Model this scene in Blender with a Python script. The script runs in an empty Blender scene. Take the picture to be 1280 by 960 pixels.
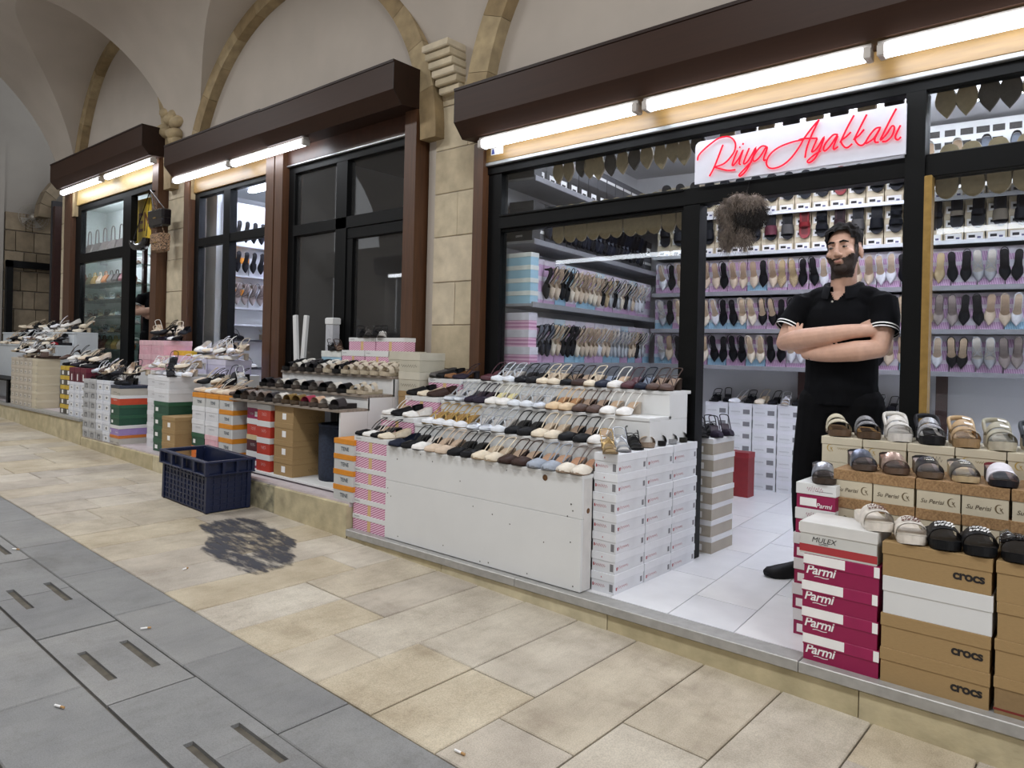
import bpy, math, random
from mathutils import Vector, Matrix, noise as mnoise
random.seed(7)
R = random.Random(11)
scene = bpy.context.scene
COL = scene.collection

# ------------------------------------------------------------------ camera
cam = bpy.data.cameras.new('camera'); cam_ob = bpy.data.objects.new('camera', cam); COL.objects.link(cam_ob)
cam.sensor_fit = 'HORIZONTAL'; cam.sensor_width = 36.0; cam.lens = 900 / 1280 * 36
cam.shift_y = -39 / 1280; cam.clip_start = 0.05; cam.clip_end = 200
_a = math.radians(49.3525); _r = math.atan(0.0235)
_f = Vector((-math.cos(_a), math.sin(_a), 0)); _r0 = Vector((math.sin(_a), math.cos(_a), 0)); _u0 = Vector((0, 0, 1))
_R = _r0 * math.cos(_r) + _u0 * math.sin(_r); _U = _u0 * math.cos(_r) - _r0 * math.sin(_r)
_m = Matrix((_R, _U, -_f)).transposed().to_4x4(); _m.translation = Vector((0, -2.75, 1.12))
cam_ob.matrix_world = _m
scene.camera = cam_ob

# ------------------------------------------------------------------ world, lamps, exposure
world = bpy.data.worlds.new('world'); scene.world = world; world.use_nodes = True
_bg = world.node_tree.nodes['Background']
_bg.inputs['Color'].default_value = (0.93, 0.96, 1.0, 1); _bg.inputs['Strength'].default_value = 1.5
scene.view_settings.view_transform = 'Standard'; scene.view_settings.look = 'None'
scene.view_settings.gamma = 1.0; scene.view_settings.use_curve_mapping = False
scene.view_settings.exposure = 0.0
scene.cycles.use_denoising = True
scene.cycles.max_bounces = 7; scene.cycles.transparent_max_bounces = 16
scene.cycles.caustics_reflective = False; scene.cycles.caustics_refractive = False
TUBE_POWER = 13.0      # emission of the fluorescent tubes under the shutters
SHOP_POWER = 40.0      # emission of the tubes inside the main shop

def area_lamp(name, loc, rot, sx, sy, watts, col=(1, 1, 1)):
    l = bpy.data.lights.new(name, 'AREA'); l.shape = 'RECTANGLE'; l.size = sx; l.size_y = sy; l.energy = watts; l.color = col
    o = bpy.data.objects.new(name, l); COL.objects.link(o); o.location = loc; o.rotation_euler = rot
    return o
# unseen fill lamps added along the middle of the vault to brighten the arcade
for _x in (-9.9, -5.9, -1.6, 2.6):
    area_lamp('added_fill_lamp', (_x, -2.2, 4.7), (0, 0, 0), 1.6, 0.5, 105, (0.96, 0.98, 1.0))

# ------------------------------------------------------------------ colours and materials
def lin(c):
    return c / 12.92 if c <= 0.04045 else ((c + 0.055) / 1.055) ** 2.4
def rgb(h):
    if isinstance(h, str):
        h = h.lstrip('#'); return tuple(lin(int(h[i:i + 2], 16) / 255) for i in (0, 2, 4))
    return h
MATS = {}
def M(name, col, rough=0.5, metal=0.0, var=0.1, scale=18.0, bump=0.0, bscale=None, spec=None, coord='Object', stretch=None, col2=None, coat=0.0, contrast=0.35):
    """Principled material; its colour is broken up by procedural noise, with an optional fine bump."""
    if name in MATS: return MATS[name]
    m = bpy.data.materials.new(name); m.use_nodes = True; nt = m.node_tree; n = nt.nodes; L = nt.links
    b = n['Principled BSDF']; c = rgb(col)
    b.inputs['Roughness'].default_value = rough; b.inputs['Metallic'].default_value = metal
    if spec is not None: b.inputs['Specular IOR Level'].default_value = spec
    if coat: b.inputs['Coat Weight'].default_value = coat
    tc = n.new('ShaderNodeTexCoord'); mp = n.new('ShaderNodeMapping'); L.new(tc.outputs[coord], mp.inputs['Vector'])
    if stretch: mp.inputs['Scale'].default_value = stretch
    nz = n.new('ShaderNodeTexNoise'); nz.inputs['Scale'].default_value = scale; nz.inputs['Detail'].default_value = 5
    L.new(mp.outputs['Vector'], nz.inputs['Vector'])
    cr = n.new('ShaderNodeValToRGB')
    cr.color_ramp.elements[0].position = 0.5 - contrast / 2; cr.color_ramp.elements[1].position = 0.5 + contrast / 2
    lo = rgb(col2) if col2 else tuple(x * (1 - var) for x in c)
    hi = c if col2 else tuple(min(1, x * (1 + var * 0.6)) for x in c)
    cr.color_ramp.elements[0].color = (*lo, 1); cr.color_ramp.elements[1].color = (*hi, 1)
    L.new(nz.outputs['Fac'], cr.inputs['Fac']); L.new(cr.outputs['Color'], b.inputs['Base Color'])
    if bump:
        bp = n.new('ShaderNodeBump'); bp.inputs['Strength'].default_value = bump; bp.inputs['Distance'].default_value = 0.004
        n2 = n.new('ShaderNodeTexNoise'); n2.inputs['Scale'].default_value = bscale or scale * 4; n2.inputs['Detail'].default_value = 6
        L.new(mp.outputs['Vector'], n2.inputs['Vector']); L.new(n2.outputs['Fac'], bp.inputs['Height']); L.new(bp.outputs['Normal'], b.inputs['Normal'])
    MATS[name] = m; return m
def MP(name, c, d, joint_grit=0.5, grain=1.0):
    """Paving stone: broad cloudy stains, a drawn-out vein and fine grit, all from noise."""
    if name in MATS: return MATS[name]
    m = bpy.data.materials.new(name); m.use_nodes = True; nt = m.node_tree; n = nt.nodes; L = nt.links
    b = n['Principled BSDF']; b.inputs['Roughness'].default_value = 0.62; b.inputs['Specular IOR Level'].default_value = 0.3
    tc = n.new('ShaderNodeTexCoord')
    def noise(scale, stretch, detail=6, rough=0.6):
        mp = n.new('ShaderNodeMapping'); mp.inputs['Scale'].default_value = stretch; L.new(tc.outputs['Object'], mp.inputs[0])
        q = n.new('ShaderNodeTexNoise'); q.inputs['Scale'].default_value = scale; q.inputs['Detail'].default_value = detail; q.inputs['Roughness'].default_value = rough
        L.new(mp.outputs[0], q.inputs['Vector']); return q.outputs['Fac']
    def ramp(f, p0, p1, c0, c1):
        r = n.new('ShaderNodeValToRGB'); r.color_ramp.elements[0].position = p0; r.color_ramp.elements[1].position = p1
        r.color_ramp.elements[0].color = (*c0, 1); r.color_ramp.elements[1].color = (*c1, 1); L.new(f, r.inputs[0]); return r.outputs[0]
    def mul(x, y):
        q = n.new('ShaderNodeMix'); q.data_type = 'RGBA'; q.blend_type = 'MULTIPLY'; q.inputs[0].default_value = 1.0; L.new(x, q.inputs[6]); L.new(y, q.inputs[7]); return q.outputs[2]
    base = ramp(noise(3.2, (1, 1, 1), 7), .34, .66, rgb(d), rgb(c))
    w = (1, 1, 1)
    base = mul(base, ramp(noise(7, (2.5, .8, 1), 8, .7), .3, .52, tuple(1 - .16 * grain * k for k in (1, 1.05, 1.15)), w))
    base = mul(base, ramp(noise(230, (1, 1, 1), 2), .36, .6, (1 - .24 * grain,) * 3, w))
    base = mul(base, ramp(noise(1.1, (1, 1.6, 1), 9, .72), .33, .46, (.80, .78, .76), w))
    L.new(base, b.inputs['Base Color'])
    bp = n.new('ShaderNodeBump'); bp.inputs['Strength'].default_value = .3; bp.inputs['Distance'].default_value = .003; L.new(noise(110, (1, 1, 1), 6, .7), bp.inputs['Height']); L.new(bp.outputs[0], b.inputs['Normal'])
    MATS[name] = m; return m
def MS(name, c1, c2, scale, direction=(1, 1), rough=0.5, sharp=0.08, lo=0.5):
    """Printed stripes: a wave texture across object space."""
    if name in MATS: return MATS[name]
    m = bpy.data.materials.new(name); m.use_nodes = True; nt = m.node_tree; n = nt.nodes; L = nt.links
    b = n['Principled BSDF']; b.inputs['Roughness'].default_value = rough
    tc = n.new('ShaderNodeTexCoord'); sp = n.new('ShaderNodeSeparateXYZ'); L.new(tc.outputs['Object'], sp.inputs[0])
    def mul(o, k):
        q = n.new('ShaderNodeMath'); q.operation = 'MULTIPLY'; L.new(o, q.inputs[0]); q.inputs[1].default_value = k; return q.outputs[0]
    def add(a, c):
        q = n.new('ShaderNodeMath'); q.operation = 'ADD'; L.new(a, q.inputs[0]); L.new(c, q.inputs[1]); return q.outputs[0]
    u = add(add(mul(sp.outputs[0], direction[0] * scale), mul(sp.outputs[1], direction[0] * scale)), mul(sp.outputs[2], direction[1] * scale))
    fr = n.new('ShaderNodeMath'); fr.operation = 'FRACT'; L.new(u, fr.inputs[0])
    cr = n.new('ShaderNodeValToRGB'); e = cr.color_ramp.elements
    e[0].position = lo - sharp; e[0].color = (*rgb(c1), 1); e[1].position = lo + sharp; e[1].color = (*rgb(c2), 1)
    L.new(fr.outputs[0], cr.inputs['Fac']); L.new(cr.outputs['Color'], b.inputs['Base Color'])
    MATS[name] = m; return m
def ME(name, col, strength):
    if name in MATS: return MATS[name]
    m = bpy.data.materials.new(name); m.use_nodes = True; nt = m.node_tree; n = nt.nodes
    n.remove(n['Principled BSDF']); e = n.new('ShaderNodeEmission'); e.inputs['Color'].default_value = (*rgb(col), 1); e.inputs['Strength'].default_value = strength
    nt.links.new(e.outputs[0], n['Material Output'].inputs['Surface']); MATS[name] = m; return m
def MG(name, tint='#ffffff', refl=1.0, haze=0.0):
    """Thin window glass: see-through, with a Fresnel sheen and an optional film of dust."""
    if name in MATS: return MATS[name]
    m = bpy.data.materials.new(name); m.use_nodes = True; nt = m.node_tree; n = nt.nodes; L = nt.links
    n.remove(n['Principled BSDF'])
    tr = n.new('ShaderNodeBsdfTransparent'); tr.inputs[0].default_value = (*rgb(tint), 1)
    gl = n.new('ShaderNodeBsdfGlossy'); gl.inputs['Roughness'].default_value = 0.015
    lw = n.new('ShaderNodeLayerWeight'); lw.inputs['Blend'].default_value = 0.5      # 1 - cos(angle), the same from both sides
    pw = n.new('ShaderNodeMath'); pw.operation = 'POWER'; pw.inputs[1].default_value = 5.0; L.new(lw.outputs['Facing'], pw.inputs[0])
    mu = n.new('ShaderNodeMath'); mu.operation = 'MULTIPLY_ADD'; mu.inputs[1].default_value = 0.9 * refl; mu.inputs[2].default_value = 0.035 * refl; L.new(pw.outputs[0], mu.inputs[0])
    mx = n.new('ShaderNodeMixShader'); L.new(mu.outputs[0], mx.inputs[0]); L.new(tr.outputs[0], mx.inputs[1]); L.new(gl.outputs[0], mx.inputs[2])
    out = mx
    if haze:
        df = n.new('ShaderNodeBsdfDiffuse'); df.inputs[0].default_value = (0.6, 0.6, 0.6, 1)
        m2 = n.new('ShaderNodeMixShader'); m2.inputs[0].default_value = haze; L.new(mx.outputs[0], m2.inputs[1]); L.new(df.outputs[0], m2.inputs[2]); out = m2
    L.new(out.outputs[0], n['Material Output'].inputs['Surface']); MATS[name] = m; return m

# ------------------------------------------------------------------ mesh helpers
class MB:
    def __init__(s): s.v = []; s.f = []; s.m = []; s.s = []
    def add(s, vs, fs, mi=0, smooth=False):
        o = len(s.v); s.v += [tuple(p) for p in vs]
        for f in fs: s.f.append([i + o for i in f]); s.m.append(mi); s.s.append(smooth)
        return s
    def box(s, x0, x1, y0, y1, z0, z1, mi=0, c=0.0):
        if c <= 0:
            return s.add([(x0, y0, z0), (x1, y0, z0), (x1, y1, z0), (x0, y1, z0), (x0, y0, z1), (x1, y0, z1), (x1, y1, z1), (x0, y1, z1)],
                         [(0, 3, 2, 1), (4, 5, 6, 7), (0, 1, 5, 4), (1, 2, 6, 5), (2, 3, 7, 6), (3, 0, 4, 7)], mi)
        vs = []
        for z, d in ((z0, c), (z0 + c, 0), (z1 - c, 0), (z1, c)):
            vs += [(x0 + d, y0 + d, z), (x1 - d, y0 + d, z), (x1 - d, y1 - d, z), (x0 + d, y1 - d, z)]
        fs = [(3, 2, 1, 0), (12, 13, 14, 15)]
        for k in range(3):
            for i in range(4): fs.append((k * 4 + i, k * 4 + (i + 1) % 4, k * 4 + 4 + (i + 1) % 4, k * 4 + 4 + i))
        return s.add(vs, fs, mi)
    def quad(s, a, b, c, d, mi=0): return s.add([a, b, c, d], [(0, 1, 2, 3)], mi)
    def grid(s, rows, mi=0, smooth=True, close=False):
        n = len(rows[0]); fs = []
        for j in range(len(rows) - 1):
            for i in range(n if close else n - 1):
                fs.append((j * n + i, j * n + (i + 1) % n, (j + 1) * n + (i + 1) % n, (j + 1) * n + i))
        return s.add([p for r in rows for p in r], fs, mi, smooth)
    def prism(s, pts, axis, a, b, mi=0):
        """polygon pts (u,v) extruded along axis ('x','y','z') from a to b"""
        def P(u, v, w): return {'x': (w, u, v), 'y': (u, w, v), 'z': (u, v, w)}[axis]
        n = len(pts); vs = [P(u, v, a) for u, v in pts] + [P(u, v, b) for u, v in pts]
        return s.add(vs, [tuple(range(n)), tuple(range(2 * n - 1, n - 1, -1))] + [(i, i + n, (i + 1) % n + n, (i + 1) % n) for i in range(n)], mi)
    def tube(s, pts, r, n=6, mi=0, closed=False, flat=1.0, cap=True):
        pts = [Vector(p) for p in pts]; rows = []; N = len(pts)
        rr = r if isinstance(r, (list, tuple)) else [r] * N
        up = None
        for i, p in enumerate(pts):
            a = pts[(i - 1) % N] if (closed or i > 0) else p; b = pts[(i + 1) % N] if (closed or i < N - 1) else p
            t = (b - a); t = t.normalized() if t.length > 1e-9 else Vector((0, 0, 1))
            if up is None: up = Vector((0, 0, 1)) if abs(t.z) < 0.9 else Vector((1, 0, 0))
            sd = t.cross(up)
            if sd.length < 1e-6: sd = t.cross(Vector((1, 0.1, 0)))
            sd.normalize(); up = sd.cross(t).normalized()
            rows.append([p + sd * math.cos(k / n * math.tau) * rr[i] + up * math.sin(k / n * math.tau) * rr[i] * flat for k in range(n)])
        if closed: rows.append(rows[0])
        s.grid(rows, mi, True, True)
        if cap and not closed:
            s.add(rows[0], [tuple(range(n))], mi); s.add(rows[-1], [tuple(range(n - 1, -1, -1))], mi)
        return s
    def lathe(s, prof, n=16, c=(0, 0, 0), mi=0, axis='z', smooth=True):
        rows = []
        for r, h in prof:
            ring = []
            for k in range(n):
                a = k / n * math.tau; u, v = r * math.cos(a), r * math.sin(a)
                p = {'z': (u, v, h), 'y': (u, h, v), 'x': (h, u, v)}[axis]
                ring.append((p[0] + c[0], p[1] + c[1], p[2] + c[2]))
            rows.append(ring)
        return s.grid(rows, mi, smooth, True)
    def ell(s, c, r, n=10, m=7, mi=0, rot=None):
        rows = []
        for j in range(m + 1):
            t = math.pi * (0.001 + 0.998 * j / m); ring = []
            for k in range(n):
                p = Vector((r[0] * math.sin(t) * math.cos(k / n * math.tau), r[1] * math.sin(t) * math.sin(k / n * math.tau), r[2] * math.cos(t)))
                if rot: p = rot @ p
                ring.append(p + Vector(c))
            rows.append(ring)
        return s.grid(rows, mi, True, True)
    def mesh(s, name, mats):
        me = bpy.data.meshes.new(name); me.from_pydata(s.v, [], s.f)
        for m in (mats if isinstance(mats, (list, tuple)) else [mats]): me.materials.append(m)
        me.polygons.foreach_set('material_index', s.m); me.polygons.foreach_set('use_smooth', s.s); me.update()
        return me
def link(name, me, parent=None, loc=(0, 0, 0), rot=(0, 0, 0)):
    o = bpy.data.objects.new(name, me); COL.objects.link(o); o.location = loc; o.rotation_euler = rot
    if parent: o.parent = parent
    return o
def tag(o, label, cat, group=None):
    if not 4 <= len(label.split()) <= 16: print('LABEL', len(label.split()), label)
    o['label'] = label; o['category'] = cat
    if group: o['group'] = group
    return o
def thing(name, label, cat, loc=(0, 0, 0), rot=(0, 0, 0), group=None):
    return tag(link(name, None, None, loc, rot), label, cat, group)
def struct(name, me=None, parent=None, loc=(0, 0, 0), rot=(0, 0, 0)):
    o = link(name, me, parent, loc, rot)
    if not parent: o['kind'] = 'structure'
    return o
def box_mesh(name, x0, x1, y0, y1, z0, z1, m, c=0.0): return MB().box(x0, x1, y0, y1, z0, z1, 0, c).mesh(name, m)
TEXTS = {}
def text_mesh(txt, size, m, shear=0.0, bold=0.0, space=1.0, sx=1.0):
    key = (txt, size, m.name, shear, bold, space, sx)
    if key in TEXTS: return TEXTS[key]
    cu = bpy.data.curves.new('lettering', 'FONT'); cu.body = txt; cu.size = size; cu.shear = shear; cu.offset = bold; cu.space_character = space
    cu.align_x = 'CENTER'; cu.align_y = 'CENTER'; cu.resolution_u = 3
    o = bpy.data.objects.new('lettering', cu); COL.objects.link(o)
    dg = bpy.context.evaluated_depsgraph_get(); me = bpy.data.meshes.new_from_object(o.evaluated_get(dg))
    bpy.data.objects.remove(o); bpy.data.curves.remove(cu)
    if sx != 1.0:
        for v in me.vertices: v.co.x *= sx
    me.materials.clear(); me.materials.append(m); TEXTS[key] = me
    return me
def spline(pts, n=5, closed=False):
    P = [Vector(p) for p in pts]; out = []; N = len(P)
    for i in range(N if closed else N - 1):
        a, b, c, d = (P[(i - 1) % N], P[i], P[(i + 1) % N], P[(i + 2) % N]) if closed else (P[max(i - 1, 0)], P[i], P[i + 1], P[min(i + 2, N - 1)])
        for k in range(n):
            t = k / n; out.append(0.5 * ((2 * b) + (c - a) * t + (2 * a - 5 * b + 4 * c - d) * t * t + (3 * b - a - 3 * c + d) * t ** 3))
    if not closed: out.append(P[-1])
    return out
def lerp_table(tab, s):
    for (a, x), (b, y) in zip(tab, tab[1:]):
        if s <= b: return x + (y - x) * (s - a) / (b - a)
    return tab[-1][1]
ORD = ['first', 'second', 'third', 'fourth', 'fifth', 'sixth', 'seventh', 'eighth', 'ninth', 'tenth', 'eleventh', 'twelfth', 'thirteenth', 'fourteenth', 'fifteenth', 'sixteenth', 'seventeenth', 'eighteenth', 'nineteenth', 'twentieth']
def nth(i):
    if i < 20: return ORD[i]
    t = {2: 'twenty', 3: 'thirty', 4: 'forty'}; a, b = divmod(i + 1, 10)
    return {2: 'twentieth', 3: 'thirtieth', 4: 'fortieth'}[a] if b == 0 else t[a] + '-' + ORD[b - 1]

# ------------------------------------------------------------------ setting materials
m_beige = [MP('paving_beige_%d' % i, c, d) for i, (c, d) in enumerate((('#D2C9B9', '#B5AB9C'), ('#CFC4B0', '#B0A492'), ('#C9BFB0', '#AEA497'), ('#D1C5AE', '#B6A890'), ('#C6BDB0', '#ABA296'), ('#D7CFC0', '#BBB1A3')))]
m_grey = [MP('paving_grey_%d' % i, c, d, grain=.8) for i, (c, d) in enumerate((('#929291', '#828282'), ('#8D8D8C', '#7E7E7F'), ('#969593', '#868686')))]
m_mortar = M('mortar', '#5F594F', 0.9, var=0.3, scale=20)
m_plaster = M('plaster', '#B6ADA3', 0.9, var=0.06, scale=2.2, bump=0.08, bscale=9)
m_plaster_grey = M('grey_plaster', '#A29D97', 0.9, var=0.06, scale=2.0)
m_ashlar = [M('ashlar_%d' % i, c, 0.85, var=0.16, scale=9, bump=0.35, bscale=50) for i, c in enumerate(('#C3B69C', '#BBAD92', '#CABDA5'))]
m_rib = [M('rib_stone_%d' % i, c, 0.85, var=0.25, scale=9, bump=0.5, bscale=40) for i, c in enumerate(('#A08D6C', '#937F5E', '#AA9877'))]
m_darkash = [M('old_ashlar_%d' % i, c, 0.9, var=0.2, scale=8, bump=0.4, bscale=40) for i, c in enumerate(('#8A7C68', '#7F725F', '#948672'))]
m_riser = [M('riser_stone_%d' % i, c, 0.85, var=0.35, scale=9, bump=0.5, bscale=45, col2=d, contrast=0.5) for i, (c, d) in enumerate((('#CDC19E', '#A0957A'), ('#C7BA97', '#A39879'), ('#D3C8A9', '#A89E82')))]
m_moss = M('stained_riser_stone', '#C2B999', 0.9, scale=14, bump=0.6, bscale=45, col2='#5F5D50', contrast=0.45)
m_trim = M('grey_metal_trim', '#A9A8A5', 0.45, 0.3, var=0.12, scale=25)
m_tile = [M('white_floor_tile_%d' % i, c, 0.28, var=0.05, scale=7) for i, c in enumerate(('#DFE0E3', '#DADBDF', '#E3E3E5'))]
m_grout = M('grout', '#A8AAB0', 0.8)
m_ledge = M('ledge_tile', '#C9BFC2', 0.4, var=0.1)
m_wood = M('brown_wood_frame', '#513420', 0.42, var=0.35, scale=6, stretch=(8, 8, 0.7), bump=0.1, contrast=0.6)
m_woodh = M('brown_wood_header', '#8A6B3C', 0.38, var=0.3, scale=6, stretch=(0.7, 8, 8), contrast=0.6)
m_shut = M('brown_shutter_housing', '#301B0F', 0.5, var=0.25, scale=5, stretch=(0.4, 9, 9), contrast=0.7, spec=.25)
m_shut2 = M('dark_shutter_cap', '#24130B', 0.5, var=0.2, spec=.3)
m_black = M('black_steel', '#060708', 0.5, 0, var=0.2, scale=12, spec=.18)
m_alu = M('aluminium_strip', '#B9BDC0', 0.3, 0.7, var=0.08)
m_gold = M('gold_strip', '#A5854A', 0.35, 0.5, var=0.15, scale=30)
m_white = M('white_paint', '#DADBDB', 0.6, var=0.03, scale=4)
m_shopwall = M('shop_wall', '#CBCBCF', 0.7, var=0.04, scale=3)
m_shelf = M('grey_shelf', '#8F8F95', 0.4, 0.2, var=0.08)
m_shelfw = M('light_shelf', '#CFD2D6', 0.35, 0.2, var=0.05)
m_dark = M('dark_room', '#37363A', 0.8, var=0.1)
m_glass = MG('shop_glass', '#F8FAFA', 1.0, 0.002); m_glass_dusty = MG('dusty_glass', '#CFCFCF', 1.5, 0.03)
m_tube = ME('tube_glow', '#F2F7FF', TUBE_POWER); m_tube_in = ME('shop_tube_glow', '#EEF2FF', SHOP_POWER)
m_cap = M('grey_plastic_cap', '#B4AEA8', 0.5)
m_brown_post = M('dark_red_brown_post', '#3A201D', 0.5, var=0.2)

# ------------------------------------------------------------------ street paving
floor = struct('floor', loc=(0, 0, -0.165), rot=(0, 0.0275, 0))
link('mortar_bed', MB().box(-16, 6, -8, 1.2, -0.2, -0.012).mesh('mortar_bed', m_mortar), floor)
def slab(x0, x1, y0, y1, m, holes=(), g=0.003):
    """a paving stone with chamfered top; holes (x0,x1,y0,y1) go right through it"""
    x0 += g; x1 -= g; y0 += g; y1 -= g; h = R.uniform(-0.0016, 0.0016)
    if not holes:
        mb = MB(); c = 0.004
        vs = [(x0, y0, -.012), (x1, y0, -.012), (x1, y1, -.012), (x0, y1, -.012), (x0, y0, h - c), (x1, y0, h - c), (x1, y1, h - c), (x0, y1, h - c),
              (x0 + c, y0 + c, h), (x1 - c, y0 + c, h), (x1 - c, y1 - c, h), (x0 + c, y1 - c, h)]
        fs = [(8, 9, 10, 11)] + [(i + k, (i + 1) % 4 + k, (i + 1) % 4 + k + 4, i + k + 4) for k in (0, 4) for i in range(4)]
        mb.add(vs, fs)
    else:
        xs = sorted({x0, x1, *[q for a in holes for q in a[:2]]}); ys = sorted({y0, y1, *[q for a in holes for q in a[2:]]})
        mb = MB()
        solid = lambda i, j: 0 <= i < len(xs) - 1 and 0 <= j < len(ys) - 1 and not any(a[0] < (xs[i] + xs[i + 1]) / 2 < a[1] and a[2] < (ys[j] + ys[j + 1]) / 2 < a[3] for a in holes)
        for i in range(len(xs) - 1):
            for j in range(len(ys) - 1):
                if not solid(i, j): continue
                a, b, c, d = xs[i], xs[i + 1], ys[j], ys[j + 1]
                mb.quad((a, c, h), (b, c, h), (b, d, h), (a, d, h))
                for (di, dj, p, q) in ((-1, 0, (a, c), (a, d)), (1, 0, (b, c), (b, d)), (0, -1, (a, c), (b, c)), (0, 1, (a, d), (b, d))):
                    if not solid(i + di, j + dj): mb.quad((*p, h), (*q, h), (*q, -.06), (*p, -.06))
    link('paving_stone', mb.mesh('paving_stone', m), floor)
# beige courses beside the ledge: joints run straight to the step
edges = [-0.35 - 0.315 * k for k in range(0, 46)]
for k, (b, a) in enumerate(zip([0.6, 0.28, -0.03] + edges, [0.28, -0.03] + edges)):
    cut = R.choice((-0.62, -0.5, -0.7, -0.45, -0.8)) if k % 3 else R.choice((-0.3, -0.9))
    for y0, y1 in ((-1.2, cut), (cut, 0.02)):
        slab(a, b, y0, y1, R.choice(m_beige))
# three grey strips of the gutter, the middle one with pairs of drain slots
x = 0.6; k = 0
while x > -14.5:
    slab(x - 0.66, x, -1.48, -1.2, m_grey[k % 3], g=0.003); x -= 0.66; k += 1
slots = [(-2.18, -1.89), (-3.07, -2.76), (-3.99, -3.68), (-4.9, -4.6), (-5.8, -5.5), (-6.7, -6.4), (-1.3, -1.0)]
x = 0.3; k = 0; brk = [0.3, -0.4, -0.92, -1.4, -2.04, -2.58, -3.3, -3.86, -4.45, -5.1, -5.65, -6.2, -6.9, -7.6, -8.3, -9.2, -10.1, -11, -12, -13, -14.2]
for b, a in zip(brk, brk[1:]):
    hs = [(max(s0, a + .001), min(s1, b - .001), yy - 0.016, yy + 0.016) for s0, s1 in slots for yy in (-1.547, -1.7) if s1 > a + .01 and s0 < b - .01]
    slab(a, b, -1.79, -1.48, m_grey[(k * 2 + 1) % 3], hs, 0.006); k += 1
x = 0.1; k = 1
while x > -14.5:
    slab(x - 0.72, x, -2.12, -1.79, m_grey[k % 3], g=0.003); x -= 0.72; k += 1
for k in range(10):
    slab(-1.2 - 0.42 * (k + 1), -1.2 - 0.42 * k, -2.95, -2.12, R.choice(m_beige))
slab(-1.2, 5.5, -2.95, -2.12, m_beige[1]); slab(-15, -5.4, -2.95, -2.12, m_beige[0]); slab(-15, 5.5, -7.5, -2.95, m_beige[0]); slab(0.6, 5.5, -2.12, 0.02, m_beige[2])

# ------------------------------------------------------------------ ledges and shop floors
def ledge(name, x0, x1, ztop, trimh, mtrim, mats, yback=1.0, front=0.0, step=0.95, side=False):
    e = struct(name)
    link('core', box_mesh('core', x0 + .012, x1 - .012, front + .02, yback, -0.5, ztop - trimh), e)if False else None
    x = x1; k = 0
    mb = MB().box(x0 + .012, x1 - .012, front + .03, yback, -0.5, ztop - max(trimh, .012)); link('ledge_core', mb.mesh('ledge_core', m_mortar), e)
    while x > x0 + 0.02:
        a = max(x0, x - step * R.uniform(0.85, 1.15)); a = x0 if a - x0 < 0.25 else a
        link('stone', MB().box(a + .002, x - .002, front + R.uniform(0, .004), front + .12, -0.5, ztop - trimh - .001, 0, 0.006).mesh('stone', mats[k % len(mats)]), e); x = a; k += 1
    return e
l0 = ledge('trim_1', -3.68, 3.2, 0.0, 0.042, m_trim, m_riser)
for a, b in ((-3.68, -2.3), (-2.3, -0.915), (-0.915, 3.2)):
    link('metal_edge', box_mesh('metal_edge', a + .0015, b - .0015, -0.012, 0.085, -0.042, 0.0, m_trim, 0.003), l0)
l1 = ledge('trim_2', -8.2, -3.69, 0.16, 0.012, m_ledge, [m_riser[0], m_moss, m_riser[2], m_riser[1]])
link('top_tile', box_mesh('top_tile', -8.2, -3.69, 0.02, 4.0, 0.13, 0.16, m_ledge), l1)
l2 = ledge('trim_3', -14.0, -8.21, 0.335, 0.03, m_trim, m_riser)
link('metal_edge', box_mesh('metal_edge', -14.0, -8.21, -0.012, 0.09, 0.305, 0.335, m_trim, 0.003), l2)
link('top_tile', box_mesh('top_tile', -14.0, -8.21, 0.09, 4.0, 0.3, 0.334, m_ledge), l2)
# tiled floor of the main shop; the joints run back slightly askew
sf = struct('floor_shop')
link('grout', box_mesh('grout', -4.1, 3.0, 0.086, 4.4, -0.04, -0.004, m_grout), sf)
sk = -math.tan(math.radians(5.0))
for i in range(-14, 10):
    xa = -0.9 + 0.3 * i; ya = 0.087; n = 0
    while ya < 4.3:
        yb = min(4.35, ya + (0.6 if n or i % 2 else 0.32)); g = 0.0022
        p = [(xa + g + sk * (ya + g), ya + g), (xa + .3 - g + sk * (ya + g), ya + g), (xa + .3 - g + sk * (yb - g), yb - g), (xa + g + sk * (yb - g), yb - g)]
        if -3.75 < xa + sk * ya and xa + .3 < 2.6: link('tile', MB().prism(p, 'z', -0.004, 0.0).mesh('tile', m_tile[(i + n) % 3]), sf)
        ya = yb; n += 1

# ------------------------------------------------------------------ vault
BAYS = [(-9.9, 1.42, 2.9, 2.1, 1.6, 2.2), (-5.95, 1.85, 2.71, 1.73, 2.02, 1.86), (-1.6, 1.86, 2.71, 1.73, 2.05, 1.88), (2.8, 1.86, 2.71, 1.73, 2.05, 1.88)]
ZB, RB, TB = 3.1, 2.5, 3.0
def zl(x):
    for c, ai, zs, ri, ao, ro in BAYS:
        u = (x - c) / ao
        if abs(u) < 1: return zs + ro * math.sqrt(1 - u * u)
    return -1
ceiling = struct('ceiling')
XS = {-12.1, 5.2}
for c, ai, zs, ri, ao, ro in BAYS:
    for k in range(49): XS.add(round(c - ao * math.cos(math.pi * k / 48), 4))
XS = sorted(v for v in XS if -12.1 <= v <= 5.2)
rows = []; lun = []
for x in XS:
    z = zl(x); ph0 = math.asin(min(1, max(0, (z - ZB) / RB)))
    rows.append([(x, 1.0 - TB * (1 - math.cos(ph0 + (math.pi - ph0) * j / 40)), ZB + RB * math.sin(ph0 + (math.pi - ph0) * j / 40)) for j in range(41)])
    ts = TB * (1 - math.cos(ph0)); lun.append([(x, 1.0 - ts * j / 4, max(z, ZB)) for j in range(5)] if z > ZB else None)
mb = MB(); mb.grid(rows, 0, True); link('barrel_vault', mb.mesh('barrel_vault', m_plaster), ceiling)
run = []
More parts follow.
